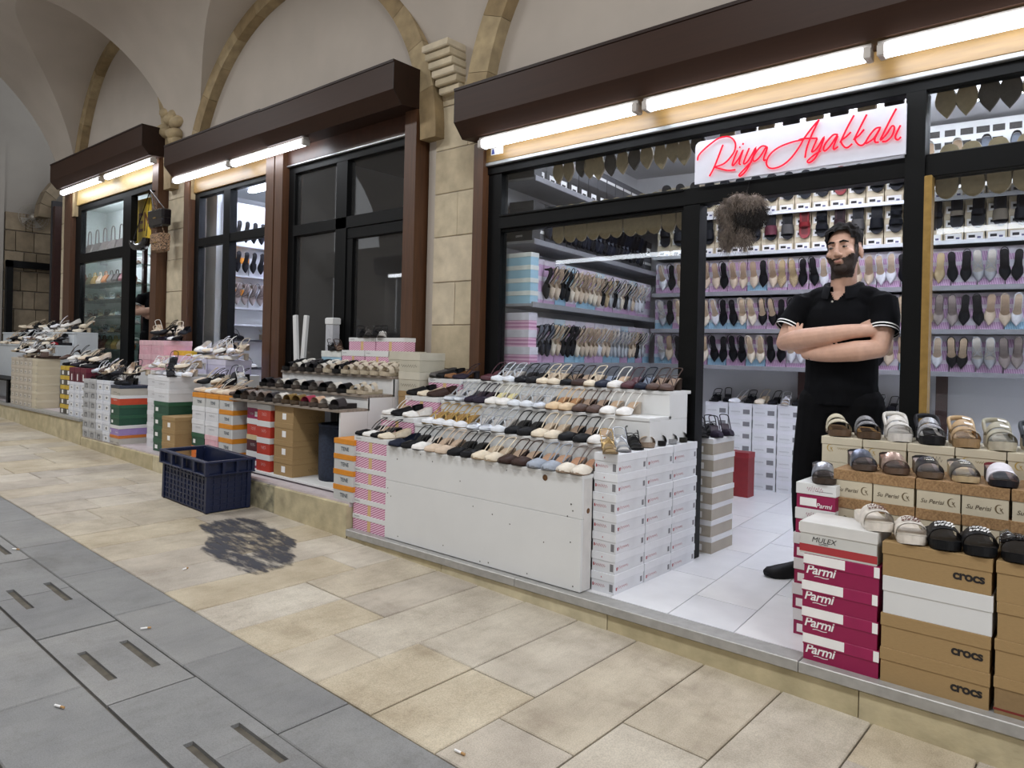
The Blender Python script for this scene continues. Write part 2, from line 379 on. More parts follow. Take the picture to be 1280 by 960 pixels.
for r in lun + [None]:
    if r: run.append(r)
    elif run:
        if len(run) > 1: mb = MB(); mb.grid(run, 0, True); link('lunette', mb.mesh('lunette', m_plaster), ceiling)
        run = []
# end bay beyond the barrel
link('end_soffit', box_mesh('end_soffit', -14.2, -12.0, -5.2, 3.2, 7.0, 7.1, m_plaster_grey), ceiling)
# ring of plaster at the end of the barrel, thin spandrel above it
ring = [(1.0 - TB * (1 - math.cos(math.pi * j / 40)), ZB + RB * math.sin(math.pi * j / 40)) for j in range(41)]
mb = MB(); mb.grid([[(-12.1, y, z) for y, z in ring], [(-12.1, y, 7.1) for y, z in ring]], 0, False); link('spandrel', mb.mesh('spandrel', m_plaster_grey), ceiling)

# ------------------------------------------------------------------ facade wall with its piers, arches and corbels
wall = struct('wall_back')
mb = MB()
for x0, x1, z0, z1 in ((-3.5, 5.2, 2.57, 5.7), (-4.1, -3.5, -.4, 5.7), (-7.92, -4.1, 2.96, 5.7), (-8.57, -7.92, -.4, 5.7), (-11.65, -8.57, 3.33, 5.7), (-12.1, -11.65, -.4, 7.0)):
    mb.box(x0, x1, 1.0, 1.14, z0, z1)
link('plaster_face', mb.mesh('plaster_face', m_plaster), wall)
def courses(x0, x1, z0, z1, h, mats, split=False, y0=0.992):
    z = z0; k = 0
    while z < z1 - .02:
        zt = min(z1, z + h * R.uniform(.95, 1.05)); zt = z1 if z1 - zt < .1 else zt
        xs = [x0, x1] if not split or k % 2 else [x0, x0 + (x1 - x0) * R.uniform(.35, .65), x1]
        for a, b in zip(xs, xs[1:]):
            link('stone', MB().box(a + .003, b - .003, y0 - R.uniform(0, .004), 1.02, z + .003, zt - .003, 0, .004).mesh('stone', R.choice(mats)), wall)
        z = zt; k += 1
courses(-4.02, -3.5, 0.0, 3.1, 0.325, m_ashlar, True); courses(-8.55, -7.93, .3, 3.42, 0.36, m_ashlar); courses(-12.1, -11.66, .33, 3.4, 0.36, m_ashlar)
for c, ai, zs, ri, ao, ro in BAYS[:3]:
    n = 15; ye = 0.9
    for k in range(n):
        rr = []
        for q in (0.004, 0.25, 0.5, 0.75, 0.996):
            a = math.pi * (k + q) / n
            pi_ = (c - ai * math.cos(a), zs + ri * math.sin(a)); po = (c - ao * math.cos(a), zs + ro * math.sin(a))
            rr.append([(po[0], 1.01, po[1]), (po[0], ye, po[1]), (pi_[0], ye, pi_[1]), (pi_[0], 1.01, pi_[1])])
        mb = MB(); mb.grid(rr, 0, False, True); mb.add(rr[0], [(0, 1, 2, 3)]); mb.add(rr[-1], [(3, 2, 1, 0)])
        link('stone', mb.mesh('stone', m_rib[(k * 2) % 3]), wall)
def corbel(x0, x1, z0, z1, n, pmax, mats):
    for k in range(n):
        a = z0 + (z1 - z0) * k / n; b = z0 + (z1 - z0) * (k + 1) / n; p = 0.03 + (pmax - .03) * ((k + 1) / n) ** 0.8; w = (x1 - x0) * (0.28 * (1 - (k + 1) / n))
        link('stone', MB().box(x0 + w * .9, x1 - w * .1, 1.0 - p, 1.02, a + .001, b - .001, 0, .008).mesh('stone', mats[k % len(mats)]), wall)
corbel(-3.99, -3.72, 3.02, 3.36, 6, 0.2, m_ashlar)
mb = MB()
for q in range(9): mb.ell((-8.36 + R.uniform(-.14, .14), 0.93, 3.42 + q * .045), (R.uniform(.1, .17), R.uniform(.07, .13), .07), 7, 5)
link('stone', mb.mesh('broken_corbel', m_rib[2]), wall)

# far end wall with old ashlar, a stone arch and a dark doorway
endw = struct('wall_left')
link('plaster_face', box_mesh('plaster_face', -14.2, -14.0, -5.2, 3.2, -.3, 7.05, m_plaster_grey), endw)
link('pilaster', box_mesh('pilaster', -14.0, -13.93, -.5, 0.72, .2, 4.3, m_plaster_grey), endw)
z = 0.35
for h in (.3, .34, .3, .36, .3, .33, .32, .34, .3):
    ys = [0.74, R.uniform(.85, 1.05), R.uniform(1.12, 1.3), 1.52]
    for a, b in zip(ys, ys[1:]):
        link('stone', MB().box(-14.0, -13.95 + R.uniform(0, .012), a + .006, b - .006, z + .006, z + h - .006, 0, .006).mesh('stone', R.choice(m_darkash)), endw)
    z += h
rr = [(1.62 - .42 * math.sin(math.pi / 2 * q / 3), 3.25 + .75 * (1 - math.cos(math.pi / 2 * q / 3))) for q in range(4)]
for k in range(6):
    a0, a1 = math.pi / 2 * (k + .02) / 6, math.pi / 2 * (k + .98) / 6
    P = lambda r, a: (1.75 - r * math.cos(a), 3.15 + r * 1.25 * math.sin(a))
    mb = MB(); mb.prism([P(.5, a0), P(.68, a0), P(.68, a1), P(.5, a1)], 'x', -13.7, -13.45); link('stone', mb.mesh('stone', m_darkash[k % 3]), endw)
link('side_return', box_mesh('side_return', -14.0, -12.1, 2.4, 2.5, 0, 5, m_plaster_grey), endw)
d = struct('door_3')
link('brown_door_leaf', box_mesh('brown_door_leaf', -13.2, -13.1, 1.2, 1.42, .3, 3.3, m_brown_post), d)
link('pane', box_mesh('pane', -13.2, -13.14, 1.43, 1.62, .6, 2.6, M('grey_pane', '#4B5356', 0.2)), d)
link('dark_panel', box_mesh('dark_panel', -13.3, -13.22, 1.2, 2.2, .3, 3.4, m_dark), d)
link('steel_post', box_mesh('steel_post', -13.85, -13.75, .73, .82, .3, 2.42, m_black), d)
link('steel_lintel', box_mesh('steel_lintel', -13.85, -13.75, .73, 1.7, 2.32, 2.43, m_black), d)

# opposite side of the arcade (behind the camera): plain piers, open to the street
opp = struct('wall_front')
mb = MB(); mb.box(-14, 5.2, -5.3, -5.0, 2.75, 3.3)
for xx in (-12.4, -8.2, -3.8, 0.6, 5.0): mb.box(xx - .5, xx + .5, -5.3, -5.0, -.5, 2.75)
link('plaster_face', mb.mesh('plaster_face', m_plaster), opp)
for xx in (-10.3, -6.0, -1.6, 2.8):
    link('shutter_housing', MB().prism([(-5.0, 3.0), (-4.65, 3.0), (-4.65, 2.77), (-4.72, 2.66), (-5.0, 2.66)], 'x', xx - 1.55, xx + 1.55).mesh('shutter_housing', m_shut), opp)
    link('tube', box_mesh('tube', xx - 1.2, xx + 1.2, -4.82, -4.76, 2.6, 2.655, m_tube), opp)
    link('counter', box_mesh('counter', xx - 1.5, xx + 1.5, -5.2, -4.6, -.3, .75, m_shopwall), opp)

link('shop_backs', MB().box(-14, 5.2, -7.2, -7.1, -.5, 3.3).box(-14, 5.2, -7.2, -5.2, 2.9, 3.0).mesh('shop_backs', M('opposite_shops', '#8E8B88', .8, var=.5, scale=2)), opp)
# ------------------------------------------------------------------ roller shutter housings and fluorescent tubes
def shutter(x0, x1, zt, zb, label, y=0.645):
    t = thing('shutter_housing', label, 'shutter', (x0, 0.98, zb), group='roller shutter housings over the shops')
    h = zt - zb; w = x1 - x0; d = 0.98 - y
    pr = [(0, h), (-d, h), (-d, 0), (-d + .085, -.095), (-.07, -.08), (0, -.08)]
    link('casing', MB().prism(pr, 'x', .012, w - .012).mesh('casing', m_shut), t)
    for a, b in ((0, .012), (w - .012, w)):
        link('end_cap', MB().prism(pr, 'x', a, b).mesh('end_cap', m_shut2), t)
    link('top_lip', box_mesh('top_lip', 0, w, -d - .006, -d, h - .018, h, m_shut2), t)
    return t
shutter(-3.48, 3.2, 2.885, 2.658, 'long brown roller shutter housing over the shop with the red neon sign')
shutter(-5.975, -4.115, 3.246, 3.03, 'brown shutter housing over the closed dark shop beside the stone pier')
shutter(-7.93, -5.985, 3.262, 3.04, 'brown shutter housing above the bright doorway of the middle shop', .66)
shutter(-11.5, -8.47, 3.6, 3.36, 'brown shutter housing over the handbag shop at the far end')
def tube(x0, x1, z, y, label):
    t = thing('fluorescent_tube', label, 'lamp', (x0, y, z), group='fluorescent tubes under the shutter housings')
    w = x1 - x0
    link('diffuser', MB().prism([(-.032, .02), (-.032, -.005), (-.014, -.03), (.014, -.03), (.032, -.005), (.032, .02)], 'x', .03, w - .03).mesh('diffuser', m_tube), t)
    for a, b in ((0, .03), (w - .03, w)): link('end_cap', box_mesh('end_cap', a, b, -.034, .034, -.032, .024, m_cap, .006), t)
    link('base_rail', box_mesh('base_rail', 0, w, -.02, .02, .02, .04, m_cap), t)
tube(-3.34, -2.12, 2.515, .77, 'first tube over the neon sign shop, nearest the stone pier')
tube(-2.085, -.912, 2.515, .77, 'middle tube above the neon sign shop')
tube(-.885, .33, 2.515, .77, 'tube above the gold strip, cut by the frame edge')
tube(.36, 1.58, 2.515, .77, 'tube beyond the frame edge over the neon sign shop')
tube(-7.93, -6.73, 2.905, .78, 'tube over the bright doorway next to the handbag shop pier')
tube(-6.69, -5.42, 2.9, .78, 'tube crossing from the bright doorway to the dark shop')
tube(-11.44, -10.0, 3.215, .78, 'farthest tube over the handbag shop')
tube(-9.86, -8.47, 3.215, .78, 'tube over the handbag shop beside the hanging bags')

# ------------------------------------------------------------------ shop fronts
def front(name, members, panes):
    w = struct(name)
    for n, x0, x1, y0, y1, z0, z1, m in members: link(n, box_mesh(n, x0, x1, y0, y1, z0, z1, m, min(.004, (x1 - x0) / 3, (z1 - z0) / 3)), w)
    for x0, x1, y, z0, z1, m in panes: link('pane', box_mesh('pane', x0, x1, y, y + .006, z0, z1, m), w)
    return w
front('window_1', [
    ('wood_post', -3.5, -3.41, .87, 1.05, 0, 2.57, m_wood), ('wood_header', -3.41, 3.2, .9, .98, 2.43, 2.575, m_woodh),
    ('aluminium_strip', -3.41, 3.2, .895, .98, 2.405, 2.43, m_alu), ('head_rail', -3.41, 3.2, .92, .99, 2.35, 2.405, m_black),
    ('side_post', -3.41, -3.29, .93, 1.0, 0, 2.35, m_black), ('transom', -3.29, -.797, .92, 1.0, 1.965, 2.06, m_black), ('transom_lip', -3.29, -1.91, .91, .92, 2.045, 2.06, m_black),
    ('inner_head', -3.29, -1.91, .94, .99, 1.945, 1.965, m_black), ('inner_post', -1.935, -1.91, .945, .985, 0, 1.945, m_black)],
    [(-3.29, -1.835, .955, 2.06, 2.35, m_glass), (-3.29, -1.935, .96, .02, 1.945, m_glass)])
front('door_1', [('door_post', -1.91, -1.812, .92, 1.01, 0, 1.965, m_black), ('mullion', -.797, -.716, .9, 1.0, 0, 2.35, m_black)], [])
front('window_2', [('gold_strip', -.716, -.685, .9, .96, 0, 1.96, m_gold), ('transom', -.716, 3.2, .92, 1.0, 1.955, 2.06, m_black)],
      [(-.716, 2.0, .955, 2.06, 2.35, m_glass), (-.685, 2.0, .955, .02, 1.955, m_glass)])
# middle shops
front('window_3', [
    ('wood_post', -7.92, -7.8, .88, 1.05, .16, 2.95, m_wood), ('wood_header', -7.8, -6.24, .93, 1.0, 2.78, 2.96, m_woodh), ('wood_post', -6.24, -6.1, .88, 1.05, .16, 2.95, m_wood),
    ('side_post', -7.8, -7.7, .95, 1.02, .16, 2.78, m_black), ('head_rail', -7.7, -6.24, .95, 1.02, 2.73, 2.78, m_black),
    ('mullion', -7.15, -7.02, .94, 1.02, .16, 2.73, m_black), ('transom', -7.7, -6.24, .945, 1.02, 2.19, 2.28, m_black)],
    [(-7.7, -7.15, .98, .3, 2.73, m_glass), (-7.02, -6.24, .98, 2.28, 2.73, m_glass)])
front('window_4', [
    ('wood_post', -6.08, -5.95, .88, 1.05, .16, 2.95, m_wood), ('wood_header', -5.95, -4.25, .93, 1.0, 2.8, 2.97, M('dark_wood_header', '#3F2417', .4, var=.2)), ('wood_post', -4.25, -4.12, .88, 1.05, .16, 2.95, m_wood),
    ('metal_lip', -5.95, -4.25, .92, .95, 2.785, 2.8, m_alu), ('side_post', -5.95, -5.85, .95, 1.02, .16, 2.79, m_black), ('head_rail', -5.85, -4.25, .95, 1.02, 2.72, 2.79, m_black),
    ('mullion', -5.2, -5.05, .94, 1.02, .16, 2.72, m_black), ('transom', -5.85, -4.25, .94, 1.02, 2.14, 2.24, m_black), ('door_head', -5.05, -4.25, .95, 1.01, 2.05, 2.14, m_black),
    ('door_stile', -5.05, -4.97, .95, 1.01, .16, 2.05, m_black)],
    [(-5.85, -5.2, .98, .16, 2.72, m_glass_dusty), (-5.05, -4.25, .985, 2.24, 2.72, m_glass_dusty), (-4.97, -4.25, .98, .16, 2.05, m_glass_dusty)])
front('window_5', [
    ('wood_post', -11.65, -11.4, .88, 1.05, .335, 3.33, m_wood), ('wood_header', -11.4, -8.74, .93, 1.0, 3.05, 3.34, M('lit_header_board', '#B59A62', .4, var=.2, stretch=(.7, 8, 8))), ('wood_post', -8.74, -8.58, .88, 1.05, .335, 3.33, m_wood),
    ('side_post', -11.4, -11.2, .95, 1.02, .335, 3.05, m_black), ('head_rail', -11.2, -8.74, .95, 1.02, 2.97, 3.05, m_black),
    ('mullion', -9.72, -9.48, .94, 1.02, .335, 2.97, m_black), ('transom', -11.2, -9.6, .945, 1.02, 2.23, 2.36, m_black)],
    [(-11.2, -9.6, .98, 2.36, 2.97, m_glass), (-11.2, -9.6, .98, .335, 2.23, m_glass)])
# interiors ---------------------------------------------------------------
TH = math.radians(7.6); RU = Vector((math.cos(TH), math.sin(TH), 0)); RV = Vector((-math.sin(TH), math.cos(TH), 0))
P0 = Vector((-2.132, 3.288, 0)); PL = Vector((-3.1, 1.1, 0))
def room(u, v, z=0): return P0 + RU * u + RV * v + Vector((0, 0, z))
ws = struct('wall_shop_back', loc=P0 + RV * .32, rot=(0, 0, TH))
link('wall_face', box_mesh('wall_face', -1.8, 3.2, 0, .08, -.1, 2.95, m_shopwall), ws)
struct('wall_shop_left', box_mesh('wall_shop_left', -.1, 0, .0, 2.9, -.1, 2.95, m_shopwall), None, PL - RU * .3, (0, 0, TH))
struct('wall_shop_right', box_mesh('wall_shop_right', 1.35, 1.43, 1.0, 4.2, -.1, 2.95, m_shopwall))
struct('ceiling_shop', box_mesh('ceiling_shop', -4.4, 1.5, 1.02, 4.4, 2.85, 2.93, m_shopwall))
for i, (xx, yy) in enumerate(((-2.7, 1.9), (-1.6, 1.55), (-1.6, 2.55), (-.3, 1.55), (-.3, 2.6), (.7, 2.0))):
    t = thing('ceiling_tube', 'white ceiling tube inside the shoe shop, %s of six' % nth(i), 'lamp', (xx, yy, 2.82), group='tubes on the shop ceiling')
    link('diffuser', box_mesh('diffuser', -.55, .55, -.03, .03, -.03, 0, m_tube_in), t); link('base_rail', box_mesh('base_rail', -.57, .57, -.02, .02, 0, .03, m_cap), t)
# middle shop: bright left room, dark right room
for n, a in (('wall_shop_back', (-8.6, -6.1, 3.4, 3.5, 0, 3)), ('wall_shop_left', (-8.56, -8.5, 1.14, 3.5, 0, 3)), ('wall_shop_right', (-6.1, -6.02, 1.14, 3.5, 0, 3))):
    struct(n, box_mesh(n, *a, m_white))
struct('ceiling_shop', box_mesh('ceiling_shop', -8.5, -6.05, 1.14, 3.5, 2.98, 3.05, m_white))
struct('partition', box_mesh('partition', -8.45, -7.8, 1.2, 1.26, .16, 2.95, m_white))
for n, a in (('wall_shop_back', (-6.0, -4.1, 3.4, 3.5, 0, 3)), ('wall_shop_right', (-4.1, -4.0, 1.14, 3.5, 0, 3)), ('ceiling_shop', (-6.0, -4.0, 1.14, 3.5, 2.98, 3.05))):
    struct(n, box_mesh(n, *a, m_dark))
m_tube_cool = ME('cool_shop_tube_glow', '#DDE4FF', SHOP_POWER * 1.6)
for i, (xx, yy) in enumerate(((-6.75, 1.75), (-6.9, 2.6), (-7.3, 1.6))):
    t = thing('ceiling_tube', 'cool white ceiling tube inside the bright middle shop, %s of three' % nth(i), 'lamp', (xx, yy, 2.94), group='tubes in the middle shop')
    link('diffuser', box_mesh('diffuser', -.5, .5, -.03, .03, -.03, 0, m_tube_cool), t)
# handbag shop
m_teal = M('pale_shop_wall', '#CFD8D6', .6, var=.05)
for n, a in (('wall_shop_back', (-12.5, -10.1, 1.75, 1.83, 0, 3.2)), ('wall_shop_left', (-12.55, -12.5, 1.14, 1.8, 0, 3.2)), ('ceiling_shop', (-12.5, -8.6, 1.14, 3.0, 3.2, 3.26))):
    struct(n, box_mesh(n, *a, m_teal))
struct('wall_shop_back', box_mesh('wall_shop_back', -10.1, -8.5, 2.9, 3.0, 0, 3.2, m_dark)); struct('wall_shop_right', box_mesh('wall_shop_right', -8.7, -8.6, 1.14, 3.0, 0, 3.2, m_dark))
t = thing('ceiling_tube', 'tube behind the glass of the handbag shop', 'lamp', (-11.3, 1.3, 3.17)); link('diffuser', box_mesh('diffuser', -.6, .6, -.03, .03, -.03, 0, m_tube_in), t)
t = thing('ceiling_tube', 'tube below the transom of the handbag shop', 'lamp', (-11.3, 1.12, 2.3)); link('diffuser', box_mesh('diffuser', -.75, .75, -.02, .02, -.03, 0, m_tube_in), t)

# ------------------------------------------------------------------ shoes
OUT = {'point': [(0, 0), (.015, .36), (.05, .58), (.12, .7), (.22, .72), (.38, .63), (.52, .76), (.64, .96), (.72, 1.0), (.8, .88), (.88, .62), (.95, .32), (.985, .13), (1, .03)],
       'round': [(0, 0), (.015, .36), (.05, .58), (.12, .7), (.22, .74), (.4, .68), (.55, .84), (.7, 1), (.8, .99), (.88, .87), (.94, .66), (.98, .38), (1, .05)],
       'slide': [(0, 0), (.015, .4), (.05, .66), (.12, .84), (.22, .88), (.4, .82), (.58, .94), (.74, 1), (.84, .96), (.91, .8), (.96, .56), (.985, .34), (1, .06)]}
SS = [0, .015, .05, .12, .2, .3, .4, .5, .6, .68, .76, .84, .9, .95, .98, 1]
STY = {  # L W outline heel-lift sole-thickness wedge | vamp (s0,s1,h) | back | bands | extras
    'sling': dict(L=.236, W=.078, out='point', H=.055, t=.007, vamp=(.64, .44, .036), back='sling', heel='block'),
    'heelsling': dict(L=.235, W=.074, out='point', H=.05, t=.006, vamp=(.66, .5, .034), back='sling', heel='thin'),
    'roundsling': dict(L=.236, W=.08, out='round', H=.045, t=.009, vamp=(.66, .48, .036), back='sling', heel='block'),
    'netsling': dict(L=.236, W=.078, out='point', H=.057, t=.007, vamp=(.7, .6, .03), back='sling', heel='block', cross=1),
    'ballet': dict(L=.238, W=.08, out='round', H=.006, t=.008, vamp=(.66, .5, .036), back='counter'),
    'loafer': dict(L=.245, W=.085, out='round', H=.012, t=.012, vamp=(.42, .28, .055), back='counter'),
    'mule': dict(L=.235, W=.074, out='point', H=.04, t=.006, vamp=(.6, .5, .036), heel='thin'),
    'slide': dict(L=.25, W=.098, out='slide', H=.004, t=.03, wedge=1, bands=[(.5, .82, .05)]),
    'bowslide': dict(L=.25, W=.098, out='slide', H=.006, t=.028, wedge=1, bands=[(.52, .76, .048)], bow=1),
    'wedge': dict(L=.245, W=.092, out='slide', H=.03, t=.022, wedge=1, bands=[(.5, .66, .05), (.62, .8, .042)], back='lip'),
    'bucklewedge': dict(L=.245, W=.092, out='slide', H=.03, t=.022, wedge=1, bands=[(.5, .8, .046)], back='lip', buckle=1),
    'twoband': dict(L=.245, W=.095, out='slide', H=.006, t=.028, wedge=1, bands=[(.3, .44, .06), (.58, .74, .046)]),
    'chunky': dict(L=.25, W=.096, out='slide', H=.02, t=.034, wedge=1, bands=[(.38, .52, .06), (.6, .8, .048)], back='strap'),
    'strappy': dict(L=.235, W=.074, out='slide', H=.045, t=.007, bands=[(.72, .82, .028), (.5, .55, .045)], back='sling', heel='block', cross=1),
    'flat': dict(L=.25, W=.088, out='point', H=.0, t=.008, vamp=(.62, .5, .03)),
    'flatround': dict(L=.25, W=.094, out='slide', H=.0, t=.012, bands=[(.5, .75, .04)]),
    'thong': dict(L=.25, W=.094, out='slide', H=.012, t=.022, wedge=1, bands=[(.46, .6, .05)]),
}
def smooth(x): x = max(0, min(1, x)); return x * x * (3 - 2 * x)
def shoe_geo(st):
    p = STY[st]; L, W, t, H = p['L'], p['W'], p['t'], p['H']; tab = OUT[p['out']]; wedge = p.get('wedge')
    w = lambda s: lerp_table(tab, s) * W / 2
    y = lambda s: L / 2 - s * L
    zt = lambda s: t + H * smooth((.66 - s) / .5) + (.008 * smooth((s - .85) / .15) if not wedge else .006 * smooth((s - .85) / .15))
    zb = lambda s: (0.0 + .006 * smooth((s - .88) / .12)) if wedge else zt(s) - t
    G = {}
    mb = MB(); rows = []
    for s in SS:
        a = w(s); b = a * (.93 if wedge else .96); rows.append([(-b, y(s), zb(s)), (-a, y(s), zb(s) + t * .35), (-a, y(s), zt(s)), (a, y(s), zt(s)), (a, y(s), zb(s) + t * .35), (b, y(s), zb(s))])
    mb.grid(rows, 0, False, True); mb.add(rows[-1], [tuple(range(6))]); G['sole'] = (mb, 'sole')
    mb = MB(); mb.grid([[(-w(s) * .93, y(s) - (.002 if s < .01 else 0), zt(s) + .0012), (0, y(s), zt(s) + (-.002 if wedge and .1 < s < .9 else .0012)), (w(s) * .93, y(s), zt(s) + .0012)] for s in SS], 0, True); G['insole'] = (mb, 'insole')
    up = MB()
    if p.get('vamp'):
        s0, s1, hv = p['vamp']; n = 10; m = 7; rows = []
        for j in range(m + 1):
            row = []
            for i in range(n + 1):
                ph = math.pi * i / n; sp = math.sin(ph); st_ = s1 + (s0 - s1) * sp ** 1.1; s = st_ + (1 - st_) * (j / m) ** .85
                h = (hv * min(1, ((1 - s) / (1 - s0)) if s > s0 else 1) ** .5 * .75 + .011) if s < .999 else .008
                k = 1.05 if s < .97 else 1.02
                row.append((-w(s) * k * math.cos(ph), y(s) - (.003 if s > .99 else 0), zt(s) - t * .3 * (1 - sp) + h * sp ** .75))
            rows.append(row)
        up.grid(rows, 0, True)
        if p.get('back') == 'counter':
            hs = [s1, s1 * .8, s1 * .55, s1 * .3, .06, .015]; path = [(-1, s) for s in hs] + [(0, 0)] + [(1, s) for s in hs[::-1]]
            hc = lambda s: .026 + .026 * smooth((s1 - s) / s1)
            if st == 'loafer': hc = lambda s: .046 + .012 * smooth((s1 - s) / s1)
            up.grid([[(sg * w(s) * 1.04, y(s) + (.003 if s < .02 else 0), zt(s) - t * .3), (sg * w(s) * 1.07, y(s) + (.006 if s < .02 else 0), zt(s) + hc(s) * .55), (sg * w(s) * .98, y(s) + (.003 if s < .02 else 0), zt(s) + hc(s))] for sg, s in path], 0, True)
    for bi, (sa, sb, h) in enumerate(p.get('bands', [])):
        for off in (0, -.003):
            rows = []
            for q in range(4):
                s = sa + (sb - sa) * q / 3; row = []
                for i in range(13):
                    ph = math.pi * i / 12; row.append((-(w(s) * 1.04 + .002 + off) * math.cos(ph), y(s), zt(s) - .01 + (h * (1.0 - .18 * q / 3) + .01 + off) * math.sin(ph) ** .7))
                rows.append(row)
            up.grid(rows, 0, True)
    if up.v: G['upper'] = (up, 'upper')
    b = p.get('back'); stp = MB()
    if b in ('sling', 'strap'):
        s1 = p['vamp'][1] if p.get('vamp') else .42; r = .0032 if b == 'sling' else .008; hz = .056 if b == 'sling' else .05
        pts = [(-w(s1), y(s1), zt(s1) + .012), (-w(.3) * 1.02, y(.3), zt(.3) + hz * .5), (-w(.14) * .98, y(.11), zt(.1) + hz * .86), (-w(.05) * .75, y(.02), zt(0) + hz * .99), (0, y(0) + .004, zt(0) + hz * 1.02)]
        pts = spline(pts + [(-q[0], q[1], q[2]) for q in pts[-2::-1]], 3); stp.tube(pts, r, 5, 0, flat=1.0 if b == 'sling' else 1.6)
    if p.get('cross'):
        s1 = p['vamp'][0] - .05 if p.get('vamp') else .6
        for sg in (-1, 1):
            for sa, sb in ((s1, .3), (s1 - .02, .42)):
                stp.tube(spline([(sg * w(sa), y(sa), zt(sa) + .012), (0, y((sa + sb) / 2), zt((sa + sb) / 2) + .05), (-sg * w(sb), y(sb), zt(sb) + .03)], 3), .0022, 4)
    if b == 'lip': stp.grid([[(sg * w(s) * 1.02, y(s), zt(s) - .004), (sg * w(s) * 1.02, y(s) + .002, zt(s) + .012 * (1 - s / .3))] for sg, s in [(-1, .3), (-1, .12), (-1, .03), (0, 0), (1, .03), (1, .12), (1, .3)]], 0, True)
    if stp.v: G['strap'] = (stp, 'strap')
    hk = p.get('heel'); hm = MB()
    if hk == 'thin': hm.tube([(0, y(.085), zt(.08) - t), (0, y(.07), zt(.08) * .55), (0, y(.06), 0)], [W * .26, W * .13, W * .085], 8)
    if hk == 'block': hm.tube([(0, y(.1), zt(.1) - t), (0, y(.1), 0)], [W * .33, W * .3], 8)
    if hm.v: G['heel'] = (hm, 'sole')
    if p.get('bow'):
        mb = MB(); yy = y(.66); z = zt(.66) + .042
        for sg in (-1, 1):
            mb.grid([[(sg * .006, yy - .01, z + .004), (sg * .006, yy + .01, z + .004), (sg * .006, yy + .008, z - .006), (sg * .006, yy - .012, z - .006)],
                     [(sg * .03, yy - .02, z + .016), (sg * .03, yy + .018, z + .02), (sg * .03, yy + .012, z - .012), (sg * .03, yy - .022, z - .014)],
                     [(sg * .05, yy - .024, z + .002), (sg * .05, yy + .02, z + .008), (sg * .05, yy + .014, z - .02), (sg * .05, yy - .024, z - .022)]], 0, True, True)
        mb.ell((0, yy - .004, z), (.012, .014, .012), 8, 5); G['bow'] = (mb, 'strap')
    if p.get('buckle'):
        mb = MB(); yy = y(.66); z = zt(.66) + .044
        mb.tube([(-.016, yy - .008, z), (.016, yy - .008, z), (.016, yy + .012, z + .003), (-.016, yy + .012, z + .003)], .0025, 5, closed=True); G['buckle'] = (mb, 'metal')
    return G
GEO = {}; SHOE_ME = {}; ONE_ME = {}
from mathutils import Euler
def rest(st, c, rot, scale=1.0):
    """how far a turned shoe reaches below its origin"""
    q = Euler(rot).to_matrix(); return -min((q @ v.co).z for v in shoe_one(st, c).vertices) * scale
def leather(c, kind='matte'):
    k = (c, kind)
    if kind == 'metal': return M('metallic_leather_' + c, c, .28, .65, var=.12, scale=40)
    if kind == 'gloss': return M('patent_' + c, c, .16, 0, var=.08, coat=.5)
    if kind == 'glitter': return M('glitter_' + c, c, .35, .3, var=.6, scale=900, contrast=.2, col2='#D8D8DC' if c < '#60' else None)
    return M('leather_' + c, c, .5, 0, var=.12, scale=35, bump=.12, bscale=260, spec=.2 if int(c[1:3], 16) < 0x40 else .45)
def cols(c):
    """(upper, insole, sole, strap) -> materials; each entry 'hex' or 'hex:kind'"""
    d = {}
    for k, s in zip(('upper', 'insole', 'sole', 'strap'), c):
        h, _, kd = s.partition(':'); d[k] = leather(h, kd or 'matte')
    d['metal'] = M('polished_metal', '#C9C6BE', .2, .95, var=.05); return d
def shoe_parts(st, c):
    if st not in GEO: GEO[st] = shoe_geo(st)
    if (st, c) not in SHOE_ME:
        d = cols(c); SHOE_ME[(st, c)] = [(n, mb.mesh(n, d[k])) for n, (mb, k) in GEO[st].items()]
    return SHOE_ME[(st, c)]
def shoe_one(st, c):
    """the same shoe as one mesh, for those too small to show their parts"""
    if st not in GEO: GEO[st] = shoe_geo(st)
    if (st, c) not in ONE_ME:
        d = cols(c); big = MB(); mats = []
        for n, (mb, k) in GEO[st].items():
            if d[k] not in mats: mats.append(d[k])
            o = len(big.v); big.v += mb.v; big.f += [[i + o for i in f] for f in mb.f]; big.m += [mats.index(d[k])] * len(mb.f); big.s += mb.s
        ONE_ME[(st, c)] = big.mesh('shoe', mats)
    return ONE_ME[(st, c)]
def shoe(name, st, c, loc, rz=0, label='', group=None, tilt=0, parts=True, rot=None, scale=1.0):
    r = rot or (tilt, 0, rz)
    if parts:
        t = thing(name, label, 'shoe', loc, r, group)
        for n, me in shoe_parts(st, c): link(n, me, t)
    else:
        t = tag(link(name, shoe_one(st, c), None, loc, r), label, 'shoe', group)
    if scale != 1: t.scale = (scale,) * 3
    return t
